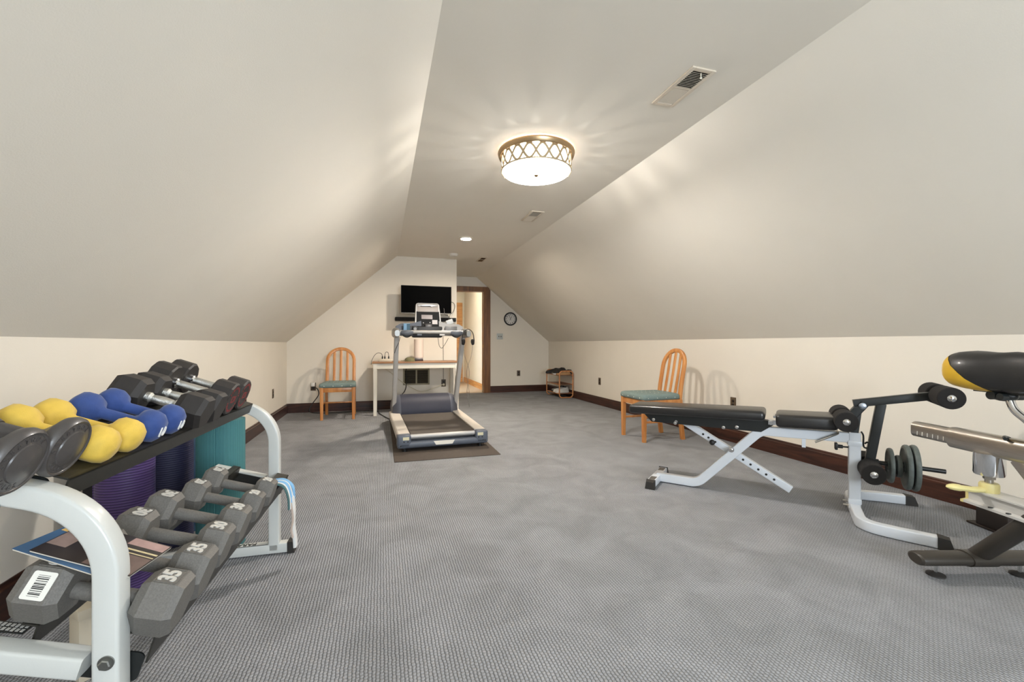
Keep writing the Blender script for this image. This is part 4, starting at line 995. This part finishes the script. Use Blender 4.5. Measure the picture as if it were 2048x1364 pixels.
# cables about the room (each its own thing)
def cable(label, pts, r, mat, n=8): return tag(put('power_cable', B().sweep(spline(pts, n), circ(r, 6)), mat), label, 'cable')
CWH = M('cable_cream', 'd2c8b0', .5)
cable('cream cable sagging under the table to the wall outlet', [(.0, 6.97, .66), (.12, 6.96, .58), (.33, 6.96, .40), (.55, 6.95, .275), (.66, 6.95, .268), (.80, 6.96, .31), (.945, 6.99, .36)], .0055, CWH)
cable('black cable hanging straight down behind the table', [(.35, 6.94, .73), (.37, 6.95, .60), (.375, 6.95, .40), (.35, 6.95, .28), (.28, 6.95, .20), (.22, 6.93, .14)], .006, BLACKP)
cable('thin cable running down the wall from the soundbar to the outlet', [(.945, 6.99, 1.36), (.947, 7.0, 1.1), (.95, 7.0, .75), (.952, 6.985, .42)], .0035, M('cable_grey', '5d564b', .5))
cable('black cable looping beside the television edge', [(1.04, 6.96, 1.68), (1.11, 6.97, 1.66), (1.13, 6.97, 1.60), (1.10, 6.96, 1.52), (1.05, 6.93, 1.47), (1.03, 6.94, 1.40), (1.00, 6.95, 1.34)], .004, BLACKP)
cable('thin grey cable loop hanging under the treadmill dash', [(.62, 5.02, 1.08), (.63, 5.0, .99), (.66, 5.0, .955), (.69, 5.0, .99), (.74, 5.02, 1.07)], .003, M('cable_grey', '5d564b', .5))
cable('black cord running along the floor from the outlet to the treadmill', [(-.962, 6.965, .365), (-.90, 6.93, .35), (-.88, 6.92, .26), (-.97, 6.92, .12), (-1.0, 6.90, .03), (-.9, 6.85, .008), (-.6, 6.80, .008), (-.25, 6.86, .008), (-.05, 6.75, .008), (-.03, 6.55, .008), (.05, 6.2, .008), (.13, 5.9, .012)], .0065, BLACKP)
cable('thin black wire hanging from the left of the treadmill', [(.20, 5.02, 1.08), (.185, 5.0, 1.02), (.155, 4.99, .95), (.14, 5.0, .90)], .003, BLACKP)
wa = root('wall_adapter', 'white adapter plugged in the outlet beside the arched chair', 'adapter', (-.962, YT-.012, .375))
put('body', B().b2(-.026, .026, -.045, 0, .005, .062, .006), M('adapter_white', 'dedbd4', .5), wa); put('plug', B().b2(-.016, .016, -.035, 0, -.036, .0, .005), BLACKP, wa)
wb = root('power_plug', 'black plug in the outlet under the table', 'plug', (.954, YT-.012, .38))
put('body', B().b2(-.016, .016, -.03, 0, .005, .04, .005), BLACKP, wb); put('white_plug', B().b2(-.016, .012, -.028, 0, -.038, -.006, .005), CWH, wb)

# ---------- shoe rack in the far corner
sr = root('shoe_rack', 'small three-shelf bentwood shoe rack in the far corner', 'shoe rack', (3.28, 7.775, 0))
HW, HLn, HZ = .135, .32, .50
loop = fillet([(0, 0, .012), (HW, 0, .012), (HW, 0, HZ), (-HW, 0, HZ), (-HW, 0, .012), (0, 0, .012)], [0, .06, .06, .06, .06, 0], 6)[:-1]
for y in (-HLn, HLn): put('end_loop', B().sweep([(p[0], y, p[2]) for p in loop], rrect(.02, .022, .007, 2), (0, 1, 0), closed=True), RACKWOOD, sr)
for z in (.085, .255, .425):
    sh = put('shelf_frame', B().b2(-HW, -HW+.018, -HLn, HLn, z-.012, z+.006, .003).b2(HW-.018, HW, -HLn, HLn, z-.012, z+.006, .003), RACKWOOD, sr)
    put('shelf_panel', B().b2(-HW+.018, HW-.018, -HLn+.01, HLn-.01, z-.006, z+.002), wood_mat('shelf_brown%d' % int(z*1000), '5a341d', '734528', .5, (25, 3, 25)), sh)
def shoe(label, mw, up_m, sole_m, l=.27, w=.095, h=.085, name='sneaker', lace=True):
    t = root(name, label, 'shoe', mw=mw, group='shoes on the corner shoe rack')
    def outl(y): return (.36+.14*math.sin(min(1, max(0, (y+.5)))*PI*.9+.15)+.04*(y > 0))*w*(1 if abs(y) < .46 else .75)
    ys = [-.5, -.47, -.38, -.2, 0, .2, .35, .45, .5]
    put('sole', B().loft([[(a*outl(y), y*l, z) for a, z in ((-1, 0), (1, 0), (1.02, .024), (-1.02, .024))] for y in ys]), sole_m, t)
    hs = [.6, .95, 1., .95, .82, .62, .5, .42, .25]
    put('upper', B().loft([[(outl(y)*.94*math.cos(a), y*l*.98, .02+h*k*math.sin(a)**.8*(.95 if a > 0 else 1)) for a in [PI*i/10 for i in range(11)]] for y, k in zip(ys, hs)]), up_m, t, ang=60)
    put('opening', B().ell((0, -.24*l, h*.98+.005), (w*.26, l*.14, .016)), M('shoe_inside', '191715', .9), t)
    if lace: put('laces', B().b2(-w*.2, w*.2, .02*l, .04*l, h*.86, h*.91).b2(-w*.2, w*.2, .1*l, .12*l, h*.76, h*.81).b2(-w*.2, w*.2, .18*l, .2*l, h*.66, h*.71), M('lace_white', 'd5d2cb', .8), t)
    return t
SB = M('shoe_black', '191715', .6, bump=.2); SW = M('shoe_white', 'd3d0c8', .6, bump=.1); SBR = M('shoe_tan', 'a98258', .6); SGR = M('shoe_grey', '77746c', .7, bump=.2)
def sp(x, y, z, a): return T4((3.28+x, 7.775+y, z)) @ Rz(R(a))
s1 = shoe('black sneaker at the left end of the top shelf', sp(-.04, .245, .428, 80), SB, SB)
tree(s1, 'black sneaker second from the left on the top shelf', sp(-.01, .14, .428, 86))
shoe('black shoe with raised tongue in the middle of the top shelf', sp(.0, .03, .428, 94), SB, SGR, h=.105)
shoe('white and black shoe above the near corner of the top shelf', sp(-.035, -.10, .428, 100), SB, SW, h=.095)
s3 = shoe('tan slipper at the near end of the top shelf', sp(-.02, -.235, .428, 92), SBR, SBR, h=.04, name='slipper', lace=False)
shoe('flat black sandal at the back right of the top shelf', sp(.045, -.18, .455, 78), SB, SB, h=.05, l=.24, name='sandal', lace=False)
s4 = shoe('white and grey sneaker at the near end of the bottom shelf', sp(-.01, -.15, .088, 98), SW, SW, h=.095)
tree(s4, 'white and grey sneaker second from the near end of the bottom shelf', sp(.0, -.03, .088, 96))
shoe('grey shoe at the back end of the bottom shelf', sp(.02, .10, .088, 90), SGR, SB)
